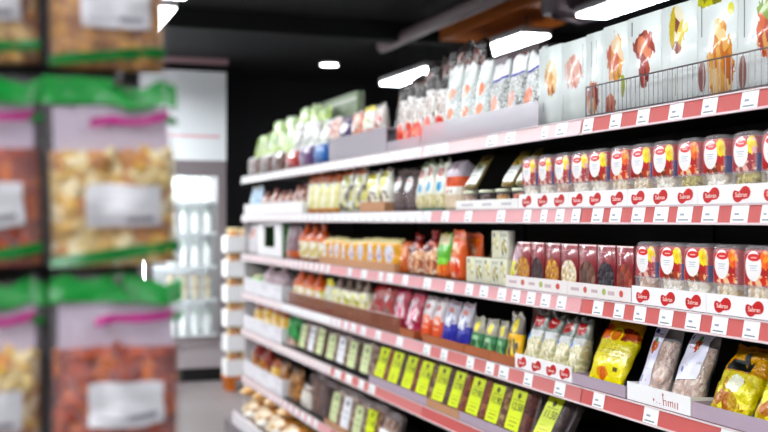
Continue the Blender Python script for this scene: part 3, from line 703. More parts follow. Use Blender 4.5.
BG['yellowbag'] = bag_proto('yellow_pasta_bag', .12, .2, .06, 'stand', P('yellow_pasta_print', '#d9b24a', [('b', .5, .5, .42, .3, ['#e9d48a', '#d9a22c', '#f0e6c4', '#c0782c'], 5), ('r', -1, .74, 2, 1.2, '#a85c34')], .5), [('top_seal', 'rect', .1, .88, .9, .985, mat('rust_seal', '#b8622e', .4))], seed=53)
BG['greenleaf'] = bag_proto('green_bag', .15, .2, .06, 'stand', P('deep_green_print', '#1f7a3c', [('b', .5, .6, .4, .3, ['#2f9a4e', '#176030', '#5ab56a'], 5), ('b', .5, .14, .4, .14, ['#dcd8d0', '#b5563c'], 6)], .6), [('top_seal', 'rect', .05, .9, .95, .985, mat('deep_green_seal', '#1c6a36', .4))], seed=54, amp=.008)
BG['whitebag'] = bag_proto('white_sack', .16, .22, .07, 'stand', P('white_sack_print', '#d6d0c6', [('b', .5, .4, .3, .2, ['#e9e6e0', '#c9c0b4'], 5), ('r', -1, .72, 2, 1.2, '#8a6a54')], .5), [('top_seal', 'rect', .05, .9, .95, .985, white_seal)], seed=55)
BG['brownbag'] = bag_proto('brown_cereal_bag', .16, .22, .07, 'stand', P('brown_cereal_print', '#9a6a3c', [('s', .02, .8, ['#b5824c', '#8a5a30', '#c99a62', '#7a4e2c'], 10)], .5), [('top_seal', 'rect', .05, .9, .95, .985, brown_seal)], seed=56)
BG['redfruit'] = bag_proto('red_fruit_bag', .16, .22, .07, 'gather', P('red_fruit_print', '#8a2f24', [('b', .4, .4, .4, .26, ['#e0d6b0', '#b5402c', '#c9b04a', '#f0ece2'], 5)], .6), [('tie', 'rect', .05, .8, .95, .86, red_seal)], seed=57, amp=.008)
BG['bread'] = bag_proto('bread_bag', .3, .17, .16, 'pillow', P('bread_glint_print', '#c48a4e', [('b', .5, .72, .5, .24, ['#e6d6bc', '#d0a874', '#b9803f'], 4), ('s', .0, .4, ['#b5783e', '#c98e52', '#a5682f', '#d6a468'], 6), ('b', .8, .4, .2, .2, ['#f2ece2'], 4)], .6, .2), [('twist_end', 'rect', .84, .3, .97, .7, film)], seed=58, amp=.014)  # the white patch paints a film highlight over the bread tones
BG['roll'] = bag_proto('bread_roll', .16, .1, .12, 'pillow', printed('roll_crust', '#cfa068', [('b', .5, .7, .5, .4, ['#dcb883', '#c08a4c', '#e0c498'], 3)], .6), [('top_crack', 'oval', .3, .6, .7, .75, mat('roll_crack', '#f2e9d8', .7))], seed=59, amp=.008)

# ------------------------------------------------------------------ TOP SHELF
def tall_print(i, pic):
    return printed(f'white_carton_print_{i}', '#e9edea', pic, .3, coat=.4)
berry = ['#9c3a2c', '#b5503a', '#7a2a22', '#d98a62']; orange_c = ['#d9933c', '#e6b060', '#c97a2c', '#efcf98']
lines = [('r', .88, .5, .9, .92, '#9aa09a'), ('r', .08, .1, .1, .35, '#b0b5ae')]
TP = [tall_print(0, [('b', .55, .6, .28, .22, ['#d9a05a', '#e6c08a', '#b5622e', '#e8d9b4'], 6), ('r', .2, .18, .24, .3, '#a5aaa2')]),
      tall_print(1, [('b', .5, .62, .36, .2, ['#dcb0a2', '#cf8f80', '#e9d2c8'], 5)] + lines),
      tall_print(2, [('b', .4, .22, .34, .2, ['#b5452c', '#d98a5a', '#8a3a22', '#e6cfa8'], 7), ('r', .3, .6, .34, .9, '#8d938c'), ('r', .6, .62, .63, .9, '#8d938c')]),
      tall_print(3, [('b', .5, .62, .32, .26, ['#c9623c', '#e0a25a', '#b58a3c', '#efd2b0'], 6), ('b', .8, .3, .08, .12, ['#a9b53c'], 8), ('b', .3, .1, .2, .14, ['#b5452c', '#cf7a4c'], 7)]),
      tall_print(4, [('b', .5, .66, .32, .17, berry, 7), ('b', .5, .42, .16, .2, berry, 7), ('r', .1, .8, .14, .95, '#7f857e'), ('r', .55, .1, .57, .3, '#a9b59a')]),
      tall_print(5, [('b', .45, .74, .22, .24, ['#d9c04a', '#8a4a3c', '#b57a62', '#efe6cf'], 5), ('o', .72, .74, .06, .05, '#d8cf3a'), ('r', .4, .08, .43, .3, '#b9c09a')]),
      tall_print(6, [('b', .35, .97, .5, .09, ['#d8d51f', '#c9c61c', '#e6e34a', '#8a8a1c'], 5), ('b', .62, .24, .34, .34, orange_c, 6), ('b', .58, .62, .16, .12, orange_c, 7), ('r', .1, .6, .13, .9, '#7f857e'), ('o', .12, .22, .1, .15, '#a5766c'), ('o', .86, .8, .08, .06, '#ddd43a')]),
      tall_print(7, [('b', .75, .55, .3, .3, ['#d06a3c', '#b54a2c', '#e0a86a', '#8aa03c'], 6), ('r', .15, .5, .18, .92, '#7f857e'), ('o', .12, .18, .09, .16, '#a5766c')]),
      tall_print(8, [('b', .5, .5, .4, .3, ['#d9a05a', '#b5622e'], 6)] + lines)]
cart_spans = [(538.5, 561), (561, 586), (586, 603), (603, 628), (628, 661), (661, 697), (697, 737), (737, 782), (782, 835)]
cart_desc = ['with golden food picture, leftmost of its row', 'with pale pink picture, second from left', 'with red fruit at its foot, third from left', 'with peach coloured picture, fourth from left', 'with dark cherry cluster picture', 'with brown sausage like picture beside the cherry one', 'with golden corn picture behind the wire front', 'with orange vegetable picture, at the right edge', 'mostly cut off at the right edge']
for i, (a, b) in enumerate(cart_spans):
    p = box_proto('tall_carton', .16, .27, .1, TP[i])
    hh = .27 if i > 3 else (.262, .258, .262, .268)[i]
    run(0, [(a, b)], p, h=hh, X=1.742, d=.16, one='tall white carton ' + cart_desc[i] + ', top shelf', cat='box', fit=.975, yaw=.0, jit=0)
run(0, [(485, 501.5), (501.5, 518.5), (518.5, 537)], BG['rice'], top=(520, 50), X=1.75, d=.09, many='speckled grey bags with blue ribbon', where='on the top shelf')
run(0, [(441, 455.5), (455.5, 470), (470, 484.5)], BG['white_orange'], top=(463, 62), X=1.75, d=.085, many='pale bags with orange marks', where='on the top shelf')
run(0, [(392.5, 400), (400, 408), (408, 418.5), (418.5, 429), (429, 440)], BG['red_white'], top=(412, 82), X=1.75, d=.08, many='red and white bags with dark tops', where='on the top shelf', nudge=.01)
run(0, [(392, 404), (404, 418), (418, 434), (434, 450), (450, 465), (465, 480)], BG['dark_foil'], X=1.92, h=[.375, .40, .425, .455, .475, .46], d=.1, many='dark brown foil bags', where='standing behind on the top shelf', yaw=.04)
p = box_proto('stock_carton', .3, .3, .15, printed('dark_carton_print', '#4a3a3c', [('r', .12, .8, .45, .96, '#a59a9e'), ('b', .7, .88, .25, .06, ['#7a2a26', '#3a2a2c'], 6)], .4))
run(0, [(483, 541)], p, top=(510, 49), X=1.92, d=.15, one='dark carton with grey label standing behind the speckled bags', cat='box', yaw=0)
# riser with five small bags
e = tag(empty('display_riser', (1.716, (S(326) + S(382.5)) / 2, ZD[0] + .001), (0, 0, -PI / 2)), 'frosted acrylic riser box under five small bags, top shelf', 'riser')
b = MB(); w = S(326) - S(382.5); b.box(-w / 2, w / 2, .0, .006, 0, .118); obj('front_plate', b.mesh('front_plate', guard_mat), e)
b = MB(); b.box(-w / 2, w / 2, .006, .14, .110, .116); obj('top_plate', b.mesh('top_plate', guard_mat), e)
b = MB(); b.box(-w / 2, w / 2, .134, .14, 0, .110); obj('back_plate', b.mesh('back_plate', guard_mat), e)
run(0, [(327, 337), (337, 348), (348, 360), (360, 372), (371, 381.5)], [BG['pinkish'], BG['purple'], BG['salmon'], BG['yelwhite'], BG['redwhite2']], top=(352, 111), X=1.74, z=ZD[0] + .1175, d=.06, many='small colourful bags', where='on the frosted riser')
p = box_proto('stock_carton', .5, .4, .15, printed('green_grey_carton_print', '#8d9a7c', [('r', 0, .88, 1, .93, '#c4c9b4'), ('r', .1, .94, .7, .97, '#6f8a5c')], .5))
run(0, [(322, 358)], p, top=(338, 96), X=2.02, d=.05, one='grey green carton behind the small bags on the top shelf', cat='box', yaw=0)
# green packs at the far end
run(0, [(245, 254), (254, 263), (263, 272), (272, 281), (281, 290)], BG['green'], X=1.79, h=[.28, .29, .3, .3, .3], d=.07, many='pale green packs', where='at the far end of the top shelf', nudge=.012)
run(0, [(290, 299), (299, 308), (308, 317), (317, 325.5)], BG['greywhite'], X=1.79, h=[.3, .29, .28, .27], d=.07, many='grey white packs', where='right of the pale green packs', nudge=.012)
run(0, [(270, 279), (279, 288), (288, 297), (297, 306), (306, 315), (315, 324)], BG['green2'], X=1.90, h=[.40, .41, .415, .425, .43, .425], d=.08, many='tall green packs', where='in the back row', nudge=.02, yaw=.12)
run(0, [(245, 257), (257, 269), (269, 281)], BG['brownnet'], X=1.722, h=.125, d=.05, many='low brown packets', where='before the green packs', cat='packet')
run(0, [(282, 296)], BG['redpk'], X=1.722, h=.12, d=.05, one='low red packet in the front row of the top shelf', cat='packet')
run(0, [(296, 310)], BG['purppk'], X=1.722, h=.13, d=.05, one='low purple packet between red and blue ones', cat='packet')
run(0, [(310, 325)], BG['bluepk'], X=1.722, h=.125, d=.05, one='low blue packet in the front row, top shelf', cat='packet')
# frosted front guard
for a, b_, hh, mm, lab in ((387, 420, .045, guard_mat, 'grey frosted front guard before the red and white bags'), (422, 538, .085, guard_mat, 'lilac frosted front guard before the speckled bags')):
    ya, yb = S(b_, 1.716), S(a, 1.716)
    e = tag(empty('front_guard', (1.716, (ya + yb) / 2, ZD[0] + .0005), (0, 0, -PI / 2)), lab, 'shelf guard')
    bb = MB(); bb.box(-(yb - ya) / 2, (yb - ya) / 2, 0, .004, 0, hh); obj('panel', bb.mesh('panel', mm), e)
    bb = MB(); bb.box(-(yb - ya) / 2, (yb - ya) / 2, .004, .02, 0, .003); obj('foot', bb.mesh('foot', mm), e)
# wire front
ya, yb = S(800, 1.718), S(586, 1.718)
e = tag(empty('wire_fence', (1.718, (ya + yb) / 2, ZD[0] + .001)), 'low chrome wire fence along the front of the top shelf', 'wire fence')
hl = (yb - ya) / 2; hw = .092
b = MB()
for z in (.004, hw): b.tube([(0, -hl, z), (0, hl, z)], .0022, 6)
b.tube([(0, hl, 0), (0, hl, hw)], .0022, 6); b.tube([(0, -hl, 0), (0, -hl, hw)], .0022, 6); b.tube([(0, hl, hw), (.018, hl, hw), (.018, hl, 0)], .0022, 6)
obj('wire_frame', b.mesh('wire_frame', chrome), e)
k = 0; y = -hl + .02
while y < hl:
    b = MB(); b.tube([(.001, y, 0), (.001, y, hw)], .0013, 5); obj('wire', b.mesh('wire', chrome), e); y += .022

# ------------------------------------------------------------------ SECOND SHELF
tub_px = [529.4, 545.2, 562, 580, 598, 620, 641, 663.5, 688.5, 714.5, 745, 777]
tub_kind = ['c2', 'c2', 'w2', 'c2', 'c0', 'h1', 'h0', 'c0', 'p0', 'c0', 'p2', 'c0']
tub_say = {'c0': 'of pale kernels', 'h0': 'of cream kernels', 'h1': 'of cream kernels', 'c2': 'of pale kernels', 'w2': 'of beige kernels', 'p0': 'of olive pistachios', 'p2': 'of olive pistachios'}
def tub_row(lev, pxs, kinds, row, hh=.172):
    n = len(pxs)
    for i, (px, k) in enumerate(zip(pxs, kinds)):
        y = S(px, 1.7245)
        o = place(TUBS[k], y, 1.7205, ZD[lev] + .003, .102, hh, None, 0, rnd.uniform(-.05, .05))
        tag(o, f'{ORD[i] if i < n - 1 else "rightmost"} of {NUMW[n]} clear nut tubs {row}, {tub_say[k]}', 'tub', f'clear nut tubs {row}')
tub_row(1, tub_px, tub_kind, 'on the second shelf')
for i, (a, b, lg) in enumerate(((521.5, 571, tub_px[:3]), (571, 630.5, tub_px[3:6]), (630.5, 700.5, tub_px[6:9]), (700.5, 795, tub_px[9:]))):
    tray(1, a, b, .047, white_card, f'{["leftmost", "second from left", "third from left", "rightmost"][i]} white logo tray under the nut tubs, second shelf', side=False, logos=lg, group='white logo trays on the second shelf')

# pots, leaning packs
tray(1, 458, 521, .034, printed('white_tray_print', '#ece9e6', [('r', .1, .3, .3, .6, '#c9c4c6'), ('r', .45, .3, .6, .6, '#c4c2c6'), ('r', .75, .3, .9, .6, '#c9c4c6')], .5), 'low white tray under four round pots, second shelf')
def pot_proto(nut):
    p = proto('round_pot'); r = .029
    b = MB(); b.lathe([(r * .78, .0), (r * .8, .002), (r * .97, .056), (r, .057), (r, .058)], 28, (0, r)); child(p, 'pot', b.mesh('pot', shell_mat, True))
    b = MB(); b.lathe([(r * .74, .003), (r * .88, .044), (r * .5, .05), (.004, .052)], 24, (0, r)); child(p, 'contents', b.mesh('contents', NUTS[nut], True), stuff=True)
    b = MB(); b.lathe([(r * 1.05, .058), (r * 1.07, .06), (r * 1.05, .067), (r * .9, .0685), (.004, .067)], 28, (0, r)); child(p, 'lid', b.mesh('lid', mat('pale_lid', '#dfe0c8', .3), True))
    p['dims'] = (.062, .0685, .058); return p
pots = [pot_proto('walnut'), pot_proto('fig'), pot_proto('gold'), pot_proto('apricot')]
for px, p, lab in zip((465.5, 481, 497.5, 514), pots, ('clear round pot of greyish nuts, leftmost of four in low tray', 'clear round pot of brown figs, second from left in low tray', 'clear round pot of golden almonds, third in low tray', 'clear round pot of orange fruit, rightmost in low tray')):
    tag(place(p, S(px, 1.724), 1.7205, ZD[1] + .003, .062, .0685), lab, 'pot', 'round pots in the low tray')
leanp = []
for i, (nut, bc) in enumerate((('seed', '#8a7a4a'), ('fig', '#8a7434'), ('seed', '#7d7238'))):
    leanp.append(bag_proto('leaning_pouch', .12, .2, .04, 'stand', P(f'olive_pouch_print_{i}', bc, [('r', .06, .08, .94, .56, '#eeeeea'), ('b', .5, .6, .42, .08, ['#d9a42c', '#e6d28a', '#6a7a3a'] if i else ['#a5a890', '#e4e4da', '#7d8a60'], 7), ('r', .2, .3, .8, .34, '#b5b8b0')]), [('top_seal', 'rect', .04, .94, .96, .985, mat('olive_seal', '#7a6c3c', .4))], seed=70 + i))
run(1, [(461, 473.5), (498, 510), (512.5, 522)], leanp, h=.155, X=1.7255, z=ZD[1] + .0725, lean=.55, d=.03, many='olive and white pouches', where='leaning on the round pots', yaw=.0, jit=.01)
run(1, [(443.5, 458)], BG['paper'], top=(450, 158), X=1.74, d=.1, one='beige paper bag with orange band on the second shelf', yaw=0)
run(1, [(458.5, 466)], BG['darkred'], top=(462, 160), X=1.92, d=.05, one='dark red bag behind the beige paper bag')
run(1, [(413, 421.5), (421.5, 430.5), (430.5, 442)], BG['whiteblue'], top=(432, 158), X=1.74, d=.08, many='white bags with red and blue marks', where='on the second shelf')
run(1, [(389, 400), (400.5, 412)], BG['greyround'], top=(396, 167), X=1.74, d=.09, many='clear lentil bags with round white label', where='on second shelf')
run(1, [(362, 374), (374, 386)], BG['yelcup'], top=(372, 168), X=1.7255, z=ZD[1] + .003, d=.08, many='yellow swirl packs', where='in the small kraft tray')
tray(1, 361.5, 386.2, .045, kraft_pale, 'small kraft tray under the yellow swirl packs')
run(1, [(336, 348.5), (348.5, 361)], BG['orangetop'], top=(348, 167), X=1.7255, d=.08, many='white olive bags with rust top', where='on the second shelf')
run(1, [(304.5, 312), (312, 319.5), (319.5, 327.5), (327.5, 335.5)], BG['pasta'], top=(318, 172), X=1.7255, d=.08, many='pale pasta bags with copper top', where='on the second shelf')
run(1, [(246.5, 259)], BG['bluewhite'], top=(252, 187), X=1.7245, z=ZD[1] + .003, d=.08, one='pale blue pack at the far end of the second shelf')
run(1, [(259.5, 267), (267, 274.5), (274.5, 282), (282, 289.5), (289.5, 296.5), (296.5, 302)], BG['net'], top=(280, 189), X=1.7245, z=ZD[1] + .003, d=.08, many='small red brown net bags', where='in the long white tray', jit=.12)
tray(1, 245.5, 303.8, .07, white_card, 'long white tray under the net bags, second shelf')

# ------------------------------------------------------------------ THIRD SHELF
t3 = [646, 671, 696.5, 726, 758, 793]
tub_row(2, t3, ['w2', 'c0', 'c0', 'h1', 'h1', 'c0'], 'on the third shelf')
tray(2, 634.5, 709.5, .05, white_card, 'left white logo tray under the nut tubs, third shelf', side=False, logos=t3[:3], group='white logo trays on the third shelf')
tray(2, 709.5, 812, .05, white_card, 'right white logo tray under the nut tubs, third shelf', side=False, logos=t3[3:], group='white logo trays on the third shelf')
cs = [(517, 530.5), (530.5, 544.5), (544.5, 560.5), (560.5, 578), (578, 597), (597, 615.5), (615.5, 634)]
ck = ['apricot', 'prune', 'gold', 'hazel', 'fig', 'berry', 'date']
for i, (sp, k) in enumerate(zip(cs, ('gold', 'prune', 'gold', 'hazel', 'fig', 'berry', 'apricot'))):
    pass
run(2, cs, [CART['gold'], CART['prune'], CART['gold'], CART['hazel'], CART['fig'], CART['berry'], CART['date']], h=.157, X=1.7205, z=ZD[2] + .003, many='dark red window cartons', where='on the third shelf', cat='box', fit=.93, yaw=.03, jit=0)
cream_print = printed('white_printed_tray', '#e8e2e0', [('r', .06, .35, .2, .6, '#c9b4b4'), ('o', .3, .5, .03, .25, '#c86a5a'), ('r', .4, .35, .5, .6, '#c4aeb0'), ('o', .6, .5, .03, .25, '#a9b56a'), ('r', .66, .3, .76, .6, '#c9b4b4'), ('o', .86, .5, .03, .25, '#cc5a4a')], .5)
tray(2, 508, 570, .042, cream_print, 'left white printed tray under the dark red cartons', side=False)
tray(2, 570, 634, .042, cream_print, 'right white printed tray under the dark red cartons', side=False)
run(2, [(508, 516.5)], BG['purpgreen'], top=(512, 243), X=1.722, z=ZD[2] + .003, d=.06, one='mauve pack with yellow fruit left of the red cartons')
tea = [box_proto('small_white_box', .09, .095, .06, printed('cream_box_print', '#dcd9c2', [('b', .5, .5, .36, .3, ['#c9c08a', '#e8e6d6', '#a89a5a', '#d6cfa0'], 6), ('o', .3, .84, .12, .09, '#4a4a44')], .4)),
       box_proto('small_white_box', .09, .095, .06, printed('cream_box_print_b', '#d9d8c8', [('b', .55, .4, .36, .3, ['#b5a45a', '#ecebe0', '#8a8a5a'], 6), ('r', .1, .78, .9, .9, '#b9b7a4')], .4))]
run(2, [(466, 474.5), (474.5, 483), (483, 491), (491, 499), (499, 507)], tea, h=.095, X=1.7205, d=.032, many='small cream boxes', where='in the bottom layer, third shelf', cat='box', yaw=0, jit=0)
run(2, [(491.5, 499.5), (499.5, 508)], tea, h=.1, X=1.7245, z=ZD[2] + .0965, d=.03, many='small cream boxes', where='stacked on top, third shelf', cat='box', yaw=0, jit=0)
run(2, [(484, 491)], BG['brownseed'], top=(484, 245), X=1.82, d=.06, one='brown nut bag behind the small cream boxes')
run(2, [(446.5, 460.5)], BG['orange'], top=(455, 231), X=1.7245, d=.06, one='bright orange snack bag beside the green snack bag')
run(2, [(462.5, 479)], BG['orange'], top=(470, 232), X=1.785, d=.04, one='bright orange snack bag standing behind the small cream boxes')
run(2, [(433.5, 446)], BG['greenpk'], top=(440, 231), X=1.7245, d=.07, one='green snack bag with orange foot beside the orange bags')
run(2, [(403.5, 418), (418, 433)], BG['nutred'], top=(418, 231), X=1.7245, d=.09, many='nut bags with red tied top', where='on the third shelf')
run(2, [(321.5, 328), (328, 334), (334, 340), (340, 346.5), (346.5, 356), (356, 365)], BG['flour'], top=(345, 238), X=1.7255, z=ZD[2] + .003, d=.09, many='yellow paper flour bags', where='in the left kraft tray')
run(2, [(366, 374.5), (374.5, 383), (383, 396)], BG['flour'], top=(380, 238), X=1.7255, z=ZD[2] + .003, d=.09, many='yellow paper flour bags', where='in the right kraft tray')
run(2, [(396.5, 403)], BG['flour_orange'], top=(400, 242), X=1.7255, d=.09, one='slim orange bag right of the yellow flour bags')
tray(2, 321, 365.3, .038, kraft_pale, 'left kraft tray under the yellow flour bags')
tray(2, 365.5, 396.2, .038, kraft_pale, 'right kraft tray under the yellow flour bags')
run(2, [(296.5, 304.5), (304.5, 312.5), (312.5, 321)], BG['orangewhite'], top=(306, 223), X=1.7255, d=.09, many='orange topped bags with white foot', where='on the third shelf')
run(2, [(283, 296)], BG['greypk'], top=(290, 224), X=1.7255, d=.08, one='grey purple pack on the third shelf, far bay')
wb = proto('window_box')
w, h, d = .4, .24, .2
b = MB(); b.box(-w / 2, -w * .24, 0, .012, 0, h); b.box(w * .24, w / 2, 0, .012, 0, h); b.box(-w * .24, w * .24, 0, .012, 0, h * .27); b.box(-w * .24, w * .24, 0, .012, h * .93, h)
child(wb, 'front_frame', b.mesh('front_frame', white_card))
b = MB(); b.box(-w / 2, -w / 2 + .004, .012, d, 0, h); b.box(w / 2 - .004, w / 2, .012, d, 0, h); b.box(-w / 2, w / 2, d - .004, d, 0, h); b.box(-w / 2, w / 2, .012, d, 0, .004)
child(wb, 'shell', b.mesh('shell', mat('green_grey_card', '#5f8a5a', .6)))
wb['dims'] = (w, h, d)
run(2, [(257, 282)], wb, top=(270, 224), X=1.7205, one='white display box with open window on the third shelf', cat='box', yaw=0)
p = bag_proto('green_yellow_pack', .16, .15, .08, 'stand', P('green_yellow_print', '#8a9a2c', [('b', .5, .6, .4, .3, ['#c9c43a', '#6a7a24', '#e0dc8a'], 5)]), [('top_seal', 'rect', .05, .92, .95, .985, brown_seal)], seed=75)
run(2, [(272, 283)], p, h=.17, X=1.78, z=ZD[2] + .007, d=.06, one='green yellow pack inside the white display box', fit=.7, yaw=0)
run(2, [(244.5, 256)], BG['whitepink'], top=(250, 224), X=1.7245, d=.08, one='white and pink pack at the far end of the third shelf')

# ------------------------------------------------------------------ FOURTH SHELF
run(3, [(698, 742), (744, 792)], BG['yellow_black'], h=.195, X=1.7245, z=ZD[3] + .003, lean=.5, d=.06, many='yellow bags with black emblem', where='in the lilac tray', jit=0, yaw=.05)
tray(3, 694.5, 815, .04, lilac_card, 'lilac card tray under the two yellow emblem bags', depth=.3)
run(3, [(631.5, 660)], BG['walnut'], h=.235, X=1.7245, z=ZD[3] + .003, lean=.3, d=.05, one='clear walnut bag with narrow lilac label, fourth shelf', yaw=.0, jit=0)
run(3, [(661.5, 692)], BG['walnut2'], h=.235, X=1.7245, z=ZD[3] + .003, lean=.36, d=.055, one='clear walnut bag with wide crumpled white label, fourth shelf', yaw=-.05, jit=0)
e, w = tray(3, 630, 694, .05, white_card, 'white card tray with red handwriting under the walnut bags')
hand = MB()
strokes = [[(0, .02), (.004, .012), (.006, .018)], [(.018, .012), (.019, .01)], [(.05, .034), (.044, .04), (.047, .022), (.05, .006)], [(.047, .02), (.06, .022), (.062, .008)], [(.07, .022), (.072, .008)],
           [(.07, .02), (.08, .022), (.082, .008)], [(.082, .02), (.09, .023), (.092, .008)], [(.1, .022), (.101, .006)], [(.112, .024), (.113, .006)], [(.03, .01), (.034, .009)]]
for s in strokes: hand.tube([(x - .02, -.0006, z + .002) for x, z in s], .0011, 5)
obj('handwriting', hand.mesh('handwriting', mat('red_pen', '#b5473c', .6)), e)
run(3, [(578, 617)], BG['yellow_big'], h=.215, X=1.7245, z=ZD[3] + .003, lean=.46, d=.055, one='large yellow pack with orange pictures, fourth shelf', yaw=.02, jit=0, fit=.9)
tray(3, 575.5, 628.5, .034, lilac_card, 'lilac card tray under the large yellow pack')
run(3, [(518.5, 532.5), (532.5, 546.5), (546.5, 560.5), (560.5, 574)], BG['logo_bag'], h=.2, X=1.7245, z=ZD[3] + .003, lean=.26, d=.06, many='seed bags with red badge', where='in the white logo tray', jit=.02)
tray(3, 517.5, 574.8, .05, white_card, 'white logo tray under the seed bags, fourth shelf', side=False, logos=[524.5, 539, 554, 567.5])
greyp = bag_proto('pink_grey_pack', .13, .23, .05, 'stand', P('pink_grey_print', '#a58a86', [('b', .5, .7, .3, .2, ['#c9aaa0', '#8a706e'], 5)]), [('hang_tab', 'rect', .3, .9, .7, .98, mat('tab_black', '#1a1718', .5))], seed=77)
run(3, [(527, 540), (541, 553)], greyp, h=.235, X=1.90, d=.05, many='pink grey packs', where='in the back row behind the seed bags')
cup = proto('brown_cup'); r = .05
b = MB(); b.lathe([(r * .75, 0), (r * .8, .004), (r, .2), (r * .96, .203)], 24, (0, r)); child(cup, 'cup', b.mesh('cup', mat('brown_cup_card', '#6a5240', .5, vary=.3, bscale=30), True))
b = MB(); b.lathe([(r * 1.04, .203), (r * 1.05, .212), (.004, .214)], 24, (0, r)); child(cup, 'lid', b.mesh('lid', mat('cup_lid', '#8a7a6a', .4), True))
cup['dims'] = (.1, .214, .1)
run(3, [(556, 569), (572, 587)], cup, h=.225, X=1.90, d=.1, many='tall brown cups', where='in the back row behind the seed bags', cat='cup', yaw=0, jit=0)
run(3, [(466.5, 479.5), (479.5, 491.5), (493, 502)], BG['seedgreen'], top=(484, 318), X=1.7245, z=ZD[3] + .003, lean=.12, d=.04, many='green seed packets with yellow oval', where='in the kraft trays', jit=.01)
run(3, [(502.5, 516.5)], BG['seedyellow'], h=.19, X=1.7245, z=ZD[3] + .003, lean=.12, d=.04, one='yellow seed packet right of the green ones')
tray(3, 466.2, 491.8, .034, kraft, 'kraft tray under the two left green seed packets')
tray(3, 492, 517.2, .034, kraft, 'kraft tray under the yellow seed packet')
run(3, [(438, 451.5), (451.5, 465)], BG['blue'], top=(448, 301), X=1.7245, z=ZD[3] + .003, lean=.12, d=.06, many='deep blue and white bags', where='on the fourth shelf', jit=.01)
run(3, [(416.5, 427), (427, 437.5)], BG['coral'], top=(425, 297), X=1.7245, z=ZD[3] + .003, lean=.12, d=.06, many='coral and white bags', where='left of the blue bags', jit=.01)
tray(3, 424.5, 465.6, .034, kraft, 'kraft tray under the blue and white bags')
tray(3, 401.8, 415.8, .034, kraft, 'kraft tray between the magenta and coral bags')
run(3, [(388, 401), (402.8, 415)], BG['magenta'], top=(400, 288), X=1.7255, z=ZD[3] + .003, lean=.1, d=.08, many='shiny magenta bags', where='on the fourth shelf')
run(3, [(366, 377), (377, 387.5)], BG['redbag'], top=(378, 283), X=1.7255, z=ZD[3] + .003, lean=.1, d=.08, many='shiny dark red bags', where='left of the magenta bags')
run(3, [(329, 338), (338, 347), (347, 356), (356, 365)], BG['yelwhitebag'], top=(346, 279), X=1.7255, z=ZD[3] + .003, d=.09, many='yellow and white tied bags', where='behind the rust tinted guard')
e = tag(empty('front_guard', (1.716, (S(286) + S(396)) / 2, ZD[3] + .0005), (0, 0, -PI / 2)), 'rust tinted front guard with pale top edge, fourth shelf', 'shelf guard')
w = S(286, 1.716) - S(396, 1.716)
b = MB(); b.box(-w / 2, w / 2, 0, .003, 0, .075); obj('panel', b.mesh('panel', mat('rust_tinted_acrylic', '#a5715f', .15, alpha=.6)), e)
b = MB(); b.box(-w / 2, w / 2, -.0015, .0045, .075, .079); obj('top_edge', b.mesh('top_edge', mat('pale_acrylic_edge', '#dcc9c6', .2)), e)
run(3, [(291, 300), (300, 309), (309, 318)], BG['orangewhite'], top=(305, 268), X=1.7255, d=.09, many='orange topped bags with white foot', where='on the fourth shelf')
run(3, [(320.5, 328)], BG['yelwhite'], top=(323, 278), X=1.742, d=.08, one='yellow and white bag right of the orange topped bags, fourth shelf')
run(3, [(259, 270), (271, 282)], BG['cone'], top=(275, 264), X=1.7255, z=ZD[3] + .003, d=.12, many='milky cone bags with red tie', where='at the far end')
run(3, [(247, 258)], BG['greenpk'], top=(254, 272), X=1.7255, z=ZD[3] + .003, d=.1, one='green pack at the far end of the fourth shelf')
lattice = printed('white_lattice_tray', '#e9e6e8', [('s', .05, .95, ['#efedef', '#dcd7dc', '#e6e2e6', '#f4f2f4'], 14)], .5)
tray(3, 245, 283, .1, lattice, 'white patterned tray at the far end, fourth shelf')

# ------------------------------------------------------------------ FIFTH SHELF
ys = [(371.5, 385), (385, 398.5), (398.5, 412.5), (412.5, 428.5), (428.5, 445), (445, 460), (461.5, 480.5), (480.5, 500), (500, 521.5)]
run(4, ys, [CLY[0], CLY[2], CLY[0], CLY[3], CLY[2], CLY[0], CLY[0], CLY[3], CLY[1]], h=.185, X=1.7255, z=ZD[4] + .003, lean=.3, d=.07, many='clear packs with yellow price label', where='on the fifth shelf', cat='pack', fit=.93, jit=.015)
run(4, [(527, 551)], CLY[4], h=.19, X=1.7245, z=ZD[4] + .003, lean=.5, d=.07, one='tilted clear pack with yellow price label standing apart, fifth shelf', cat='pack', yaw=0, fit=.9, jit=0)
for i, (a, b) in enumerate(((371, 399), (399, 429), (429, 461), (461.3, 490), (490, 522))):
    tray(4, a, b, .034, lilac_card if i != 2 else kraft_pale, f'{ORD[i] if i < 4 else "rightmost"} card tray under the yellow label packs', side=False, group='card trays on the fifth shelf')
run(4, [(297, 305.5), (305.5, 314), (314, 322.5), (324.5, 334), (334, 344.5), (344.5, 356), (357, 370)], CLP, h=.18, X=1.7245, z=ZD[4] + .001, lean=.2, d=.07, many='clear packs with pale label', where='on the fifth shelf', cat='pack', fit=.93)
run(4, [(300, 313), (314, 327), (328, 341), (342, 355), (357, 371), (373, 387), (389, 404), (406, 421), (424, 440), (443, 460)], CLD, h=[.225, .21, .23, .22, .215, .225, .2, .2, .2, .2], X=1.93, d=.1, many='dark unlabelled packs', where='in the back row, fifth shelf', cat='pack')
run(4, [(284, 296.5)], BG['greenleaf'], top=(290, 316), X=1.7255, d=.08, one='deep green bag on the fifth shelf, far bay')
run(4, [(250, 258.5), (258.5, 267), (267, 275), (275, 283)], BG['yellowbag'], top=(262, 303), X=1.7255, z=ZD[4] + .003, d=.09, many='yellow pasta bags', where='in the far white tray', jit=.08)
tray(4, 245, 283.3, .1, lattice, 'white patterned tray at the far end, fifth shelf')

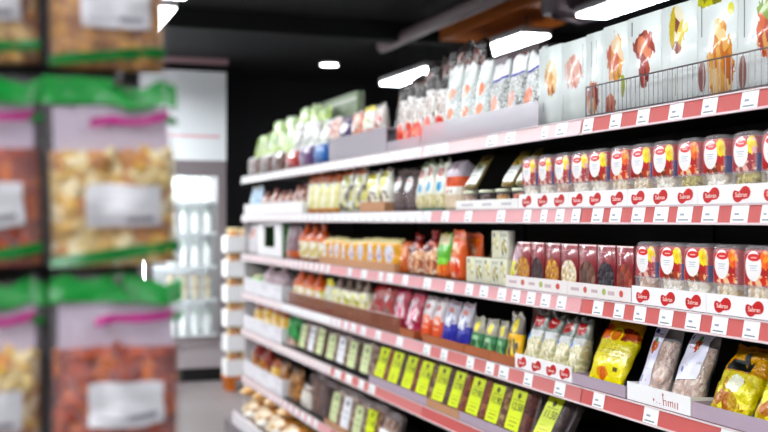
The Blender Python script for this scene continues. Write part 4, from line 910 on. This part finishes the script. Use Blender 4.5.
# ------------------------------------------------------------------ LOWEST RAISED SHELF
run(5, [(327, 338), (338, 349.5), (350, 361.5), (361.5, 374), (374.5, 388)], [CLP[0], CLP[1], CLP[0], CLY[3], CLW[0]], h=.2, X=1.7245, z=ZD[5] + .003, lean=.2, d=.07, many='clear label packs', where='on the lowest raised shelf', cat='pack', fit=.93)
tray(5, 326, 391, .03, kraft_pale, 'long kraft tray on the lowest raised shelf', side=False)
run(5, [(318, 330), (331, 343), (344, 357), (358, 371), (372, 386)], CLD, h=[.27, .26, .28, .27, .26], X=1.93, d=.1, many='dark unlabelled packs', where='in the back row, lowest raised shelf', cat='pack')
run(5, [(297, 309)], BG['whitebag'], top=(302, 385), X=1.7255, z=ZD[5] + .003, d=.09, one='white sack on the lowest raised shelf')
run(5, [(309.5, 318), (318, 326.5)], CLD, h=.22, X=1.7255, z=ZD[5] + .003, d=.09, many='dark fruit packs', where='beside the white sack, lowest raised shelf', cat='pack')
run(5, [(274.5, 283), (285.5, 296)], BG['brownbag'], top=(284, 364), X=1.7255, z=ZD[5] + .003, d=.1, many='brown cereal bags', where='on the lowest raised shelf')
run(5, [(249, 258), (258, 266.5)], BG['redfruit'], top=(258, 341), X=1.731, z=ZD[5] + .003, d=.1, many='red fruit bags', where='at the far end, lowest raised shelf')
run(5, [(266.5, 274)], BG['yellowbag'], top=(270, 358), X=1.7255, z=ZD[5] + .003, d=.1, one='yellow bag right of the red fruit bags')
tray(5, 244.5, 283, .11, lattice, 'white patterned tray at the far end, lowest raised shelf')

# ------------------------------------------------------------------ BREAD ON THE BASE
XB = 1.63
for i, y in enumerate((7.2, 6.86, 6.52, 6.18, 5.84, 5.5)):
    o = place(BG['bread'], y, XB, BASE_Z + .012, .31, .18, .24, 0, rnd.uniform(-.08, .08))
    tag(o, f'{["farthest", "second farthest", "third farthest", "fourth farthest", "second nearest", "nearest"][i]} bread bag in the base row at floor level', 'bread', 'bread bags in the base row')
for i, (y, x) in enumerate(((7.28, 1.63), (7.05, 1.66), (6.8, 1.68), (6.4, 1.67))):
    o = place(BG['roll'], y, x, BASE_Z + .012 + .189, .15, .05, .12, 0, rnd.uniform(-.3, .3))
    tag(o, f'{["farthest", "second farthest", "second nearest", "nearest"][i]} pale bread roll lying on the bread bags', 'bread', 'bread rolls on the bread bags')
wt = printed('white_pink_crate', '#ebe6e8', [('o', .88, .5, .05, .3, '#d87a9a'), ('o', .7, .5, .05, .3, '#d87a9a')], .5)
e = tag(empty('bread_crate', (XB - .034, (7.4 + 5.3) / 2, BASE_Z + .0005), (0, 0, -PI / 2)), 'white crate with pink marks under the bread bags', 'crate')
w = 2.08
b = MB(); b.box(-w / 2, w / 2, 0, .36, 0, .01); obj('crate_floor', b.mesh('crate_floor', wt), e)
b = MB(); b.box(-w / 2, w / 2, 0, .012, .01, .085); obj('front_board', b.mesh('front_board', wt), e)

# ------------------------------------------------------------------ ROOM
YW, XL, XR, CZ = 10.95, -3.2, 6.2, 3.03
wall_dark = mat('charcoal_wall', '#232327', .8, vary=.15, bscale=1.5)
ceil_dark = mat('black_ceiling', '#08080a', .85, vary=.2, bscale=1.2)
def floor_mat():
    m = bpy.data.materials.new('grey_tiles'); m.use_nodes = True; nt = m.node_tree; bs = nt.nodes['Principled BSDF']
    tc = nt.nodes.new('ShaderNodeTexCoord'); br = nt.nodes.new('ShaderNodeTexBrick'); br.offset = 0
    br.inputs['Color1'].default_value = lin('#8f8684'); br.inputs['Color2'].default_value = lin('#999090'); br.inputs['Mortar'].default_value = lin('#7d7574')
    br.inputs['Scale'].default_value = 1; br.inputs['Brick Width'].default_value = .6; br.inputs['Row Height'].default_value = .6; br.inputs['Mortar Size'].default_value = .006
    nt.links.new(tc.outputs['Object'], br.inputs['Vector']); nt.links.new(br.outputs['Color'], bs.inputs['Base Color']); bs.inputs['Roughness'].default_value = .35
    return m
b = MB(); b.box(XL, XR, -2.5, YW, -.1, 0); struct('floor', b.mesh('floor', floor_mat()))
b = MB(); b.box(XL, XR, -2.5, YW, CZ, CZ + .1); struct('ceiling', b.mesh('ceiling', ceil_dark))
b = MB(); b.box(XL - .1, XR + .1, YW, YW + .1, -.1, CZ + .1); struct('wall_back', b.mesh('wall_back', wall_dark))
b = MB(); b.box(XR, XR + .1, -2.5, YW, -.1, CZ + .1); struct('wall_right', b.mesh('wall_right', wall_dark))
b = MB(); b.box(XL - .1, XL, -2.5, YW, -.1, CZ + .1); struct('wall_left', b.mesh('wall_left', mat('pale_left_wall', '#8d8a8a', .8)))
b = MB(); b.box(XL - .1, XR + .1, -2.6, -2.5, -.1, CZ + .1); struct('wall_front', b.mesh('wall_front', mat('pale_left_wall', '#8d8a8a', .8)))
b = MB(); b.box(XL, 2.1, 9.9, 9.98, CZ - .05, CZ); struct('trim_1', b.mesh('trim_1', mat('rose_trim', '#a98e92', .5)))
b = MB(); b.box(XL, XR, 7.6, 7.75, CZ - .14, CZ); struct('trim_2', b.mesh('trim_2', ceil_dark))
b = MB(); b.box(XL, XR, 5.2, 5.3, CZ - .1, CZ); struct('trim_3', b.mesh('trim_3', ceil_dark))

# ceiling fittings
lamp_white = mat('lit_diffuser', '#f6fbff', .5, emit=22.)
lamp_body = mat('lamp_housing', '#c9c5c8', .5)
lamp_soft = mat('lit_diffuser_soft', '#f6fbff', .5, emit=13.)
fill_lamp = mat('fill_diffuser', '#f6fbff', .5, emit=42.)
def ceiling_light(x, y0, y1, z, label, w=.2, m=None):
    e = tag(empty('ceiling_light', (x, (y0 + y1) / 2, z)), label, 'ceiling light', 'linear ceiling lights')
    hl = (y1 - y0) / 2
    me = rbox_mesh('diffuser', m or lamp_white, w, .016, hl * 2, .006, 2)
    for v in me.vertices: v.co.y -= hl
    obj('diffuser', me, e)
    me = rbox_mesh('housing', lamp_body, w * 1.08, .045, hl * 2 + .02, .008, 2)
    for v in me.vertices: v.co.y -= hl + .01; v.co.z += .0165
    obj('housing', me, e)
    b = MB(); b.tube([(0, -hl * .7, .075), (0, -hl * .7, CZ - z)], .006, 6); obj('hanger', b.mesh('hanger', black), e)
    b = MB(); b.tube([(0, hl * .7, .075), (0, hl * .7, CZ - z)], .006, 6); obj('hanger', b.mesh('hanger', black), e)
    return e
LZ = H + 1.2
ceiling_light(3.35, 4.55, 5.52, LZ, 'nearest linear light above the tall white cartons')
ceiling_light(3.35, 6.2, 7.1, LZ, 'middle linear light above the speckled grey bags')
ceiling_light(3.35, 7.85, 8.9, LZ, 'farthest linear light above the red and white bags')
names = ['farthest', 'second farthest', 'third farthest', 'fourth farthest', 'fifth farthest', 'fourth nearest', 'third nearest', 'second nearest', 'nearest']
ceiling_light(.9, 8.75, 9.55, LZ, 'added unseen light right before the fridge header', m=mat('header_fill_diffuser', '#f6fbff', .5, emit=80.))  # unseen lamp, added to brighten the fridge header
k = 0
y = 7.43
while y > -1.8:
    ceiling_light(.9, y, y + 1.02, LZ, f'{names[min(k, 8)]} linear light of the row above the aisle', m=lamp_soft); y -= 1.3; k += 1
for k, y in enumerate((8.2, 6.4, 4.6, 2.8, 1.0, -.8, -2.3)):
    ceiling_light(-1.3, y, y + 1.3, LZ, f'{["farthest", "second farthest", "third farthest", "middle", "third nearest", "second nearest", "nearest"][k]} added fill light of the left row', .3, fill_lamp)  # row out of view, added as strong fill for the shelf fronts
e = tag(empty('downlight', (3.06, 9.8, CZ)), 'round ceiling downlight above the far end of the shelves', 'ceiling light')
b = MB(); b.lathe([(.075, -.02), (.08, -.018), (.08, -.004)], 28); obj('lens', b.mesh('lens', mat('lit_lens', '#ffffff', .4, emit=30.), True), e)
b = MB(); b.lathe([(.081, -.022), (.095, -.02), (.1, -.001), (.081, -.001)], 28, caps=False); obj('ring', b.mesh('ring', lamp_body, True), e)

b = MB(); b.box(-.27, .27, -4., 0, 0, .1)
wood = mat('orange_wood', '#d07a38', .6, vary=.3, bscale=3)
o = obj('wooden_beam', b.mesh('wooden_beam', wood)); o.location = (3.47, 7.45, H + 1.36); tag(o, 'orange brown wooden beam under the dark ceiling', 'beam')
b = MB(); b.tube([(0, 0, 0), (0, -.015, 0), (0, -4.2, 0)], [.03, .05, .05], 14)
o = obj('ceiling_pipe', b.mesh('ceiling_pipe', mat('mauve_grey_pipe', '#8a7a7c', .5), True)); o.location = (2.97, 8.1, H + 1.40); tag(o, 'mauve grey pipe running along the ceiling beside the wooden beam', 'pipe')
e = tag(empty('air_unit', (3.3, 5.55, H + 1.24)), 'mauve grey ceiling box at the joint between two linear lights', 'ceiling box')
me = rbox_mesh('case', mat('mauve_grey_case', '#7a6c72', .5), .32, .268, .2, .01, 2); obj('case', me, e)
b = MB(); b.tube([(-.14, .1, -.02), (-.05, .05, -.045), (.05, .12, -.045), (.14, .06, -.02)], .016, 8); obj('bracket', b.mesh('bracket', mat('bracket_grey', '#4a4044', .5), True), e)

# ------------------------------------------------------------------ FRIDGE at the end of the aisle
FX0, FX1, FY = .55, 2.1, 10.0
e = tag(empty('glass_door_fridge', ((FX0 + FX1) / 2, FY, 0)), 'tall white glass door fridge at the end of the aisle', 'fridge')
fw = (FX1 - FX0) / 2
white_enamel = mat('white_enamel', '#eceff0', .35); frame_grey = mat('grey_aluminium', '#8f8688', .4, .3)
b = MB(); b.box(-fw, fw, .02, .9, 2.08, 2.92)
b.box(-fw, fw, .0, .02, 2.08, 2.92); hd = obj('header', b.mesh('header', white_enamel), e)
b = MB(); b.box(-fw + .1, fw - .06, -.002, .0, 2.3, 2.315); obj('pink_stripe', b.mesh('pink_stripe', mat('pink_stripe', '#dc8a94', .4)), hd)
b = MB(); b.box(-fw, fw, .06, .9, .0, .13); obj('plinth', b.mesh('plinth', black), e)
b = MB(); b.box(-fw, fw, .0, .9, .13, .36); obj('lower_panel', b.mesh('lower_panel', mat('pale_grey_steel', '#b5adae', .4)), e)
b = MB(); b.box(-fw, fw, .84, .9, .36, 2.08); obj('back_wall', b.mesh('back_wall', white_enamel), e)
for sx in (-1, 1):
    b = MB(); b.box(sx * fw - (.03 if sx > 0 else 0), sx * fw + (.03 if sx < 0 else 0), .0, .84, .36, 2.08); obj('side_wall', b.mesh('side_wall', frame_grey), e)
inner0, inner1 = -fw + .03, fw - .03
shz = [.42, .76, 1.08, 1.40, 1.70]
for z in shz:
    b = MB(); b.box(inner0, inner1, .14, .83, z - .018, z); obj('rack', b.mesh('rack', mat('white_wire_rack', '#dfe3e4', .4)), e)
b = MB(); b.box(inner0 + .05, inner1 - .05, .1, .16, 2.03, 2.07); obj('strip_lamp', b.mesh('strip_lamp', mat('fridge_lamp', '#f4fbff', .5, emit=45.)), e)
b = MB(); b.box(-.02, .02, .1, .13, .45, 1.95); obj('strip_lamp', b.mesh('strip_lamp', mat('fridge_lamp', '#f4fbff', .5, emit=45.)), e)
mid = .0
for (a, c) in ((inner0, mid - .005), (mid + .005, inner1 + .02)):
    dr = MB(); dr.box(a, a + .08, -.03, .0, .37, 2.0795); dr.box(c - .08, c, -.03, .0, .37, 2.0795); dr.box(a + .08, c - .08, -.03, .0, .37, .43); dr.box(a + .08, c - .08, -.03, .0, 1.93, 2.0795)
    dd = obj('door', dr.mesh('door', frame_grey), e)
    g = MB(); g.box(a + .08, c - .08, -.018, -.012, .43, 1.93); obj('pane', g.mesh('pane', mat('fridge_glass', '#eef4f4', .05, alpha=.1)), dd)
    hh = MB(); hx = a + .03; hh.tube([(hx, -.03, .95), (hx, -.06, .97), (hx, -.06, 1.45), (hx, -.03, 1.47)], .01, 8); obj('handle', hh.mesh('handle', chrome, True), dd)
cx = (FX0 + FX1) / 2
bot = proto('milk_bottle')
b = MB(); b.lathe([(.036, 0), (.042, .006), (.042, .15), (.02, .19), (.018, .2)], 16); child(bot, 'bottle', b.mesh('bottle', mat('milk_white', '#eef0ee', .3), True))
b = MB(); b.lathe([(.021, .2), (.021, .222), (.004, .224)], 14); child(bot, 'cap', b.mesh('cap', mat('cap_green', '#a9c4a0', .4), True))
bot['dims'] = (.084, .224, .084)
tubp = proto('yogurt_tub')
b = MB(); b.lathe([(.035, 0), (.045, .1), (.047, .104)], 16); child(tubp, 'tub', b.mesh('tub', mat('yogurt_cream', '#e6dcc0', .4, vary=.3, bscale=20), True))
b = MB(); b.lathe([(.049, .104), (.049, .112), (.004, .113)], 16); child(tubp, 'lid', b.mesh('lid', mat('yogurt_lid', '#b58a5c', .4), True))
tubp['dims'] = (.098, .113, .098)
shn = ['lowest', 'second lowest', 'middle', 'second highest', 'highest']
for j, z in enumerate(shz):
    for i in range(4):
        x = FX1 - .13 - i * .115
        pr = tubp if j in (1,) else bot
        o = copy_tree(pr); del o['dims']; o.location = (x, FY + .26, z + .001)
        tag(o, f'{"cream tub" if pr is tubp else "white bottle"} in the fridge, {["rightmost", "second from right", "third from right", "fourth from right"][i]} on its {shn[j]} rack', 'tub' if pr is tubp else 'bottle', f'goods on the {shn[j]} fridge rack')
        if j == 1:
            o2 = copy_tree(tubp); del o2['dims']; o2.location = (x, FY + .26, z + .116)
            tag(o2, f'cream tub in the fridge, {["rightmost", "second from right", "third from right", "fourth from right"][i]} of the upper tub layer', 'tub', 'upper tub layer in the fridge')

# ------------------------------------------------------------------ STACKED CRATES beside the fridge
PX0, PX1, PY = 1.965, 2.46, 9.35
e = tag(empty('wooden_stand', ((PX0 + PX1) / 2, PY, 0)), 'low orange brown wooden stand under the stacked white crates', 'stand')
b = MB(); b.box(-.25, .25, 0, .22, .1, .13); obj('top_board', b.mesh('top_board', wood), e)
for x in (-.2, .2):
    for yy in (.04, .18):
        b = MB(); b.box(x - .035, x + .035, yy - .035, yy + .035, 0, .1); obj('leg', b.mesh('leg', wood), e)
crate = proto('white_crate'); cw, ch, cd = .49, .145, .2
b = MB()
b.box(-cw / 2, cw / 2, 0, .01, 0, ch); child(crate, 'front_board', b.mesh('front_board', white_card))
b = MB(); b.box(-cw / 2, -cw / 2 + .01, .01, cd, 0, ch); b.box(cw / 2 - .01, cw / 2, .01, cd, 0, ch); b.box(-cw / 2 + .01, cw / 2 - .01, cd - .01, cd, 0, ch)
child(crate, 'walls', b.mesh('walls', white_card))
b = MB(); b.box(-cw / 2 + .01, cw / 2 - .01, .01, cd - .01, 0, .01); child(crate, 'floor_board', b.mesh('floor_board', kraft_pale))
crate['dims'] = (cw, ch, cd)
tanp = bag_one('tan_pack', .11, .16, .08, 'block', P('tan_pack_print', '#e6cfae', [('b', .5, .75, .4, .2, ['#c98a5a', '#efdfc6', '#d9a878'], 4)]), [('folded_top', 'rect', .06, .88, .94, .985, mat('cream_seal', '#eadfae', .5))], seed=80)
lay = ['lowest', 'second lowest', 'third lowest', 'third highest', 'second highest', 'topmost']
for j in range(6):
    z = .131 + j * (.0115 + .16 * 1.28 + .004)
    o = copy_tree(crate); del o['dims']; o.location = ((PX0 + PX1) / 2, PY + .005, z)
    tag(o, f'{lay[j]} white crate in the stack right of the fridge', 'crate', 'stacked white crates')
    for i in range(4):
        o = copy_tree(tanp); del o['dims']; o.location = (PX0 + .07 + i * .118, PY + .025, z + .0115); o.scale = (1, 1, 1.28)
        tag(o, f'{["leftmost", "second from left", "third from left", "rightmost"][i]} tan pack standing in the {lay[j]} white crate', 'pack', f'tan packs in the {lay[j]} crate')

# ------------------------------------------------------------------ FOREGROUND RACK WITH HANGING NUT BAGS
RY = 1.34
def xr(px, Y=RY): return Y * math.tan(TH + math.atan((px - 384) / F))
def zr(py, Dp=1.30): return H + (220 - py) / F * Dp
e = tag(empty('display_rack', (.02, RY + .09, 0)), 'black standing rack behind the hanging nut bags, near left', 'rack')
b = MB(); b.box(-.2, .165, .0, .02, .05, 2.05); obj('panel', b.mesh('panel', black), e)
b = MB(); b.box(-.2, .165, -.12, .2, .0, .05); obj('foot', b.mesh('foot', black), e)
green_head = mat('green_header_card', '#1f9a45', .35, bump=.3, bscale=18)
dark_green = mat('dark_green_print', '#15803a', .35)
magenta_zip = mat('magenta_zip', '#c2308f', .35)
def bag_label(i):
    return printed('white_nut_label', '#dcd9dc', [('r', .1, .16, .7, .22, '#a59fa5'), ('r', .55, .12, .9, .26, '#8a838a'), ('r', .1, .4, .5, .44, '#b5b0b5'), ('r', .1, .6, .8, .63, '#c0bcc0')], .4)
hang = []
zip_film = mat('milky_zip_film', '#f6f0f6', .12, alpha=.11, bump=.7, bscale=30)
for i, (nut, size, n) in enumerate((('shell_near', .012, 130), ('almond_near', .011, 150), ('gold', .01, 150), ('mix', .012, 120))):
    hang.append(bag_one('hanging_nut_bag', .162, .236, .05, 'stand', zip_film,
        [('header', 'rect', .0, .85, 1., .995, green_head), ('zip_strip', 'rect', .33, .745, .93, .79, magenta_zip, .045), ('zip_tab', 'rect', .9, .745, 1., .785, dark_green),
         ('base_band', 'rect', .02, .03, .98, .085, dark_green, .07), ('label', 'rect', .28, .2, .84, .42, bag_label(i))],
        (NUTS[nut], .60, size, n), body_name='film', seed=90 + i, amp=.011))
for hp in hang:
    b = MB(); b.box(-.07, .07, .026, .0262, .12, .198)
    child(hp, 'back_print', b.mesh('back_print', mat('pale_back_print', '#cdbfcd', .4)))
zt = [1.944, 1.700, 1.4565]
rows = ['top', 'middle', 'bottom']
cols = [((xr(-92) + xr(38)) / 2, 'left'), ((xr(50) + xr(182)) / 2, 'right')]
kinds_ = {(0, 0): 3, (0, 1): 2, (1, 0): 1, (1, 1): 0, (2, 0): 0, (2, 1): 1}
say = {0: 'pale pistachios', 1: 'orange brown almonds', 2: 'golden nuts', 3: 'mixed nuts'}
for rI in range(3):
    for cI, (cx_, cn) in enumerate(cols):
        k = kinds_[(rI, cI)]
        o = copy_tree(hang[k]); del o['dims']
        if (rI, cI) == (0, 1): o.scale = (.9, 1, 1)
        o.location = (cx_ - (.008 if (rI, cI) == (0, 1) else 0) + rnd.uniform(-.003, .003), RY, zt[rI] - .236); o.rotation_euler = (0, rnd.uniform(-.03, .03), 0)
        tag(o, f'hanging bag of {say[k]} with green header, {rows[rI]} of the {cn} column', 'bag', 'nut bags hanging on the near rack')
        b = MB(); b.tube([(0, .07, 0), (0, -.03, 0), (0, -.045, .008)], .0035, 8)
        hk = obj('peg_hook', b.mesh('peg_hook', mat('dull_steel', '#8a8688', .6, .6), True)); hk.location = (cx_, RY + .018, zt[rI] - .012)
        tag(hk, f'chrome peg hook holding the {rows[rI]} bag of the {cn} column', 'hook', 'peg hooks on the near rack')

# ------------------------------------------------------------------ tidy up the source packs (never linked)
def drop(o):
    for k in _kids.get(o, []): drop(k)
    bpy.data.objects.remove(o)
for o in [o for o in bpy.data.objects if o.parent is None and not o.users_scene]:
    if o.name in bpy.data.objects: drop(o)

# ------------------------------------------------------------------ world, camera, view
wld = bpy.data.worlds.new('dim_room'); scene.world = wld; wld.use_nodes = True
wld.node_tree.nodes['Background'].inputs[0].default_value = (.5, .52, .55, 1); wld.node_tree.nodes['Background'].inputs[1].default_value = .05
cam = bpy.data.cameras.new('camera'); co = bpy.data.objects.new('camera', cam); col.objects.link(co)
cam.sensor_width = 36; cam.lens = 36 * F / 768; cam.shift_y = 4 / 768; cam.clip_start = .02
co.location = (0, 0, H); co.rotation_euler = (PI / 2, 0, -TH)
cam.dof.use_dof = True; cam.dof.focus_distance = 2.85; cam.dof.aperture_fstop = 2.1
scene.camera = co
scene.view_settings.view_transform = 'Standard'; scene.view_settings.look = 'None'; scene.view_settings.gamma = 1
scene.view_settings.exposure = .28
scene.cycles.use_denoising = True
scene.cycles.max_bounces = 8; scene.cycles.transparent_max_bounces = 24
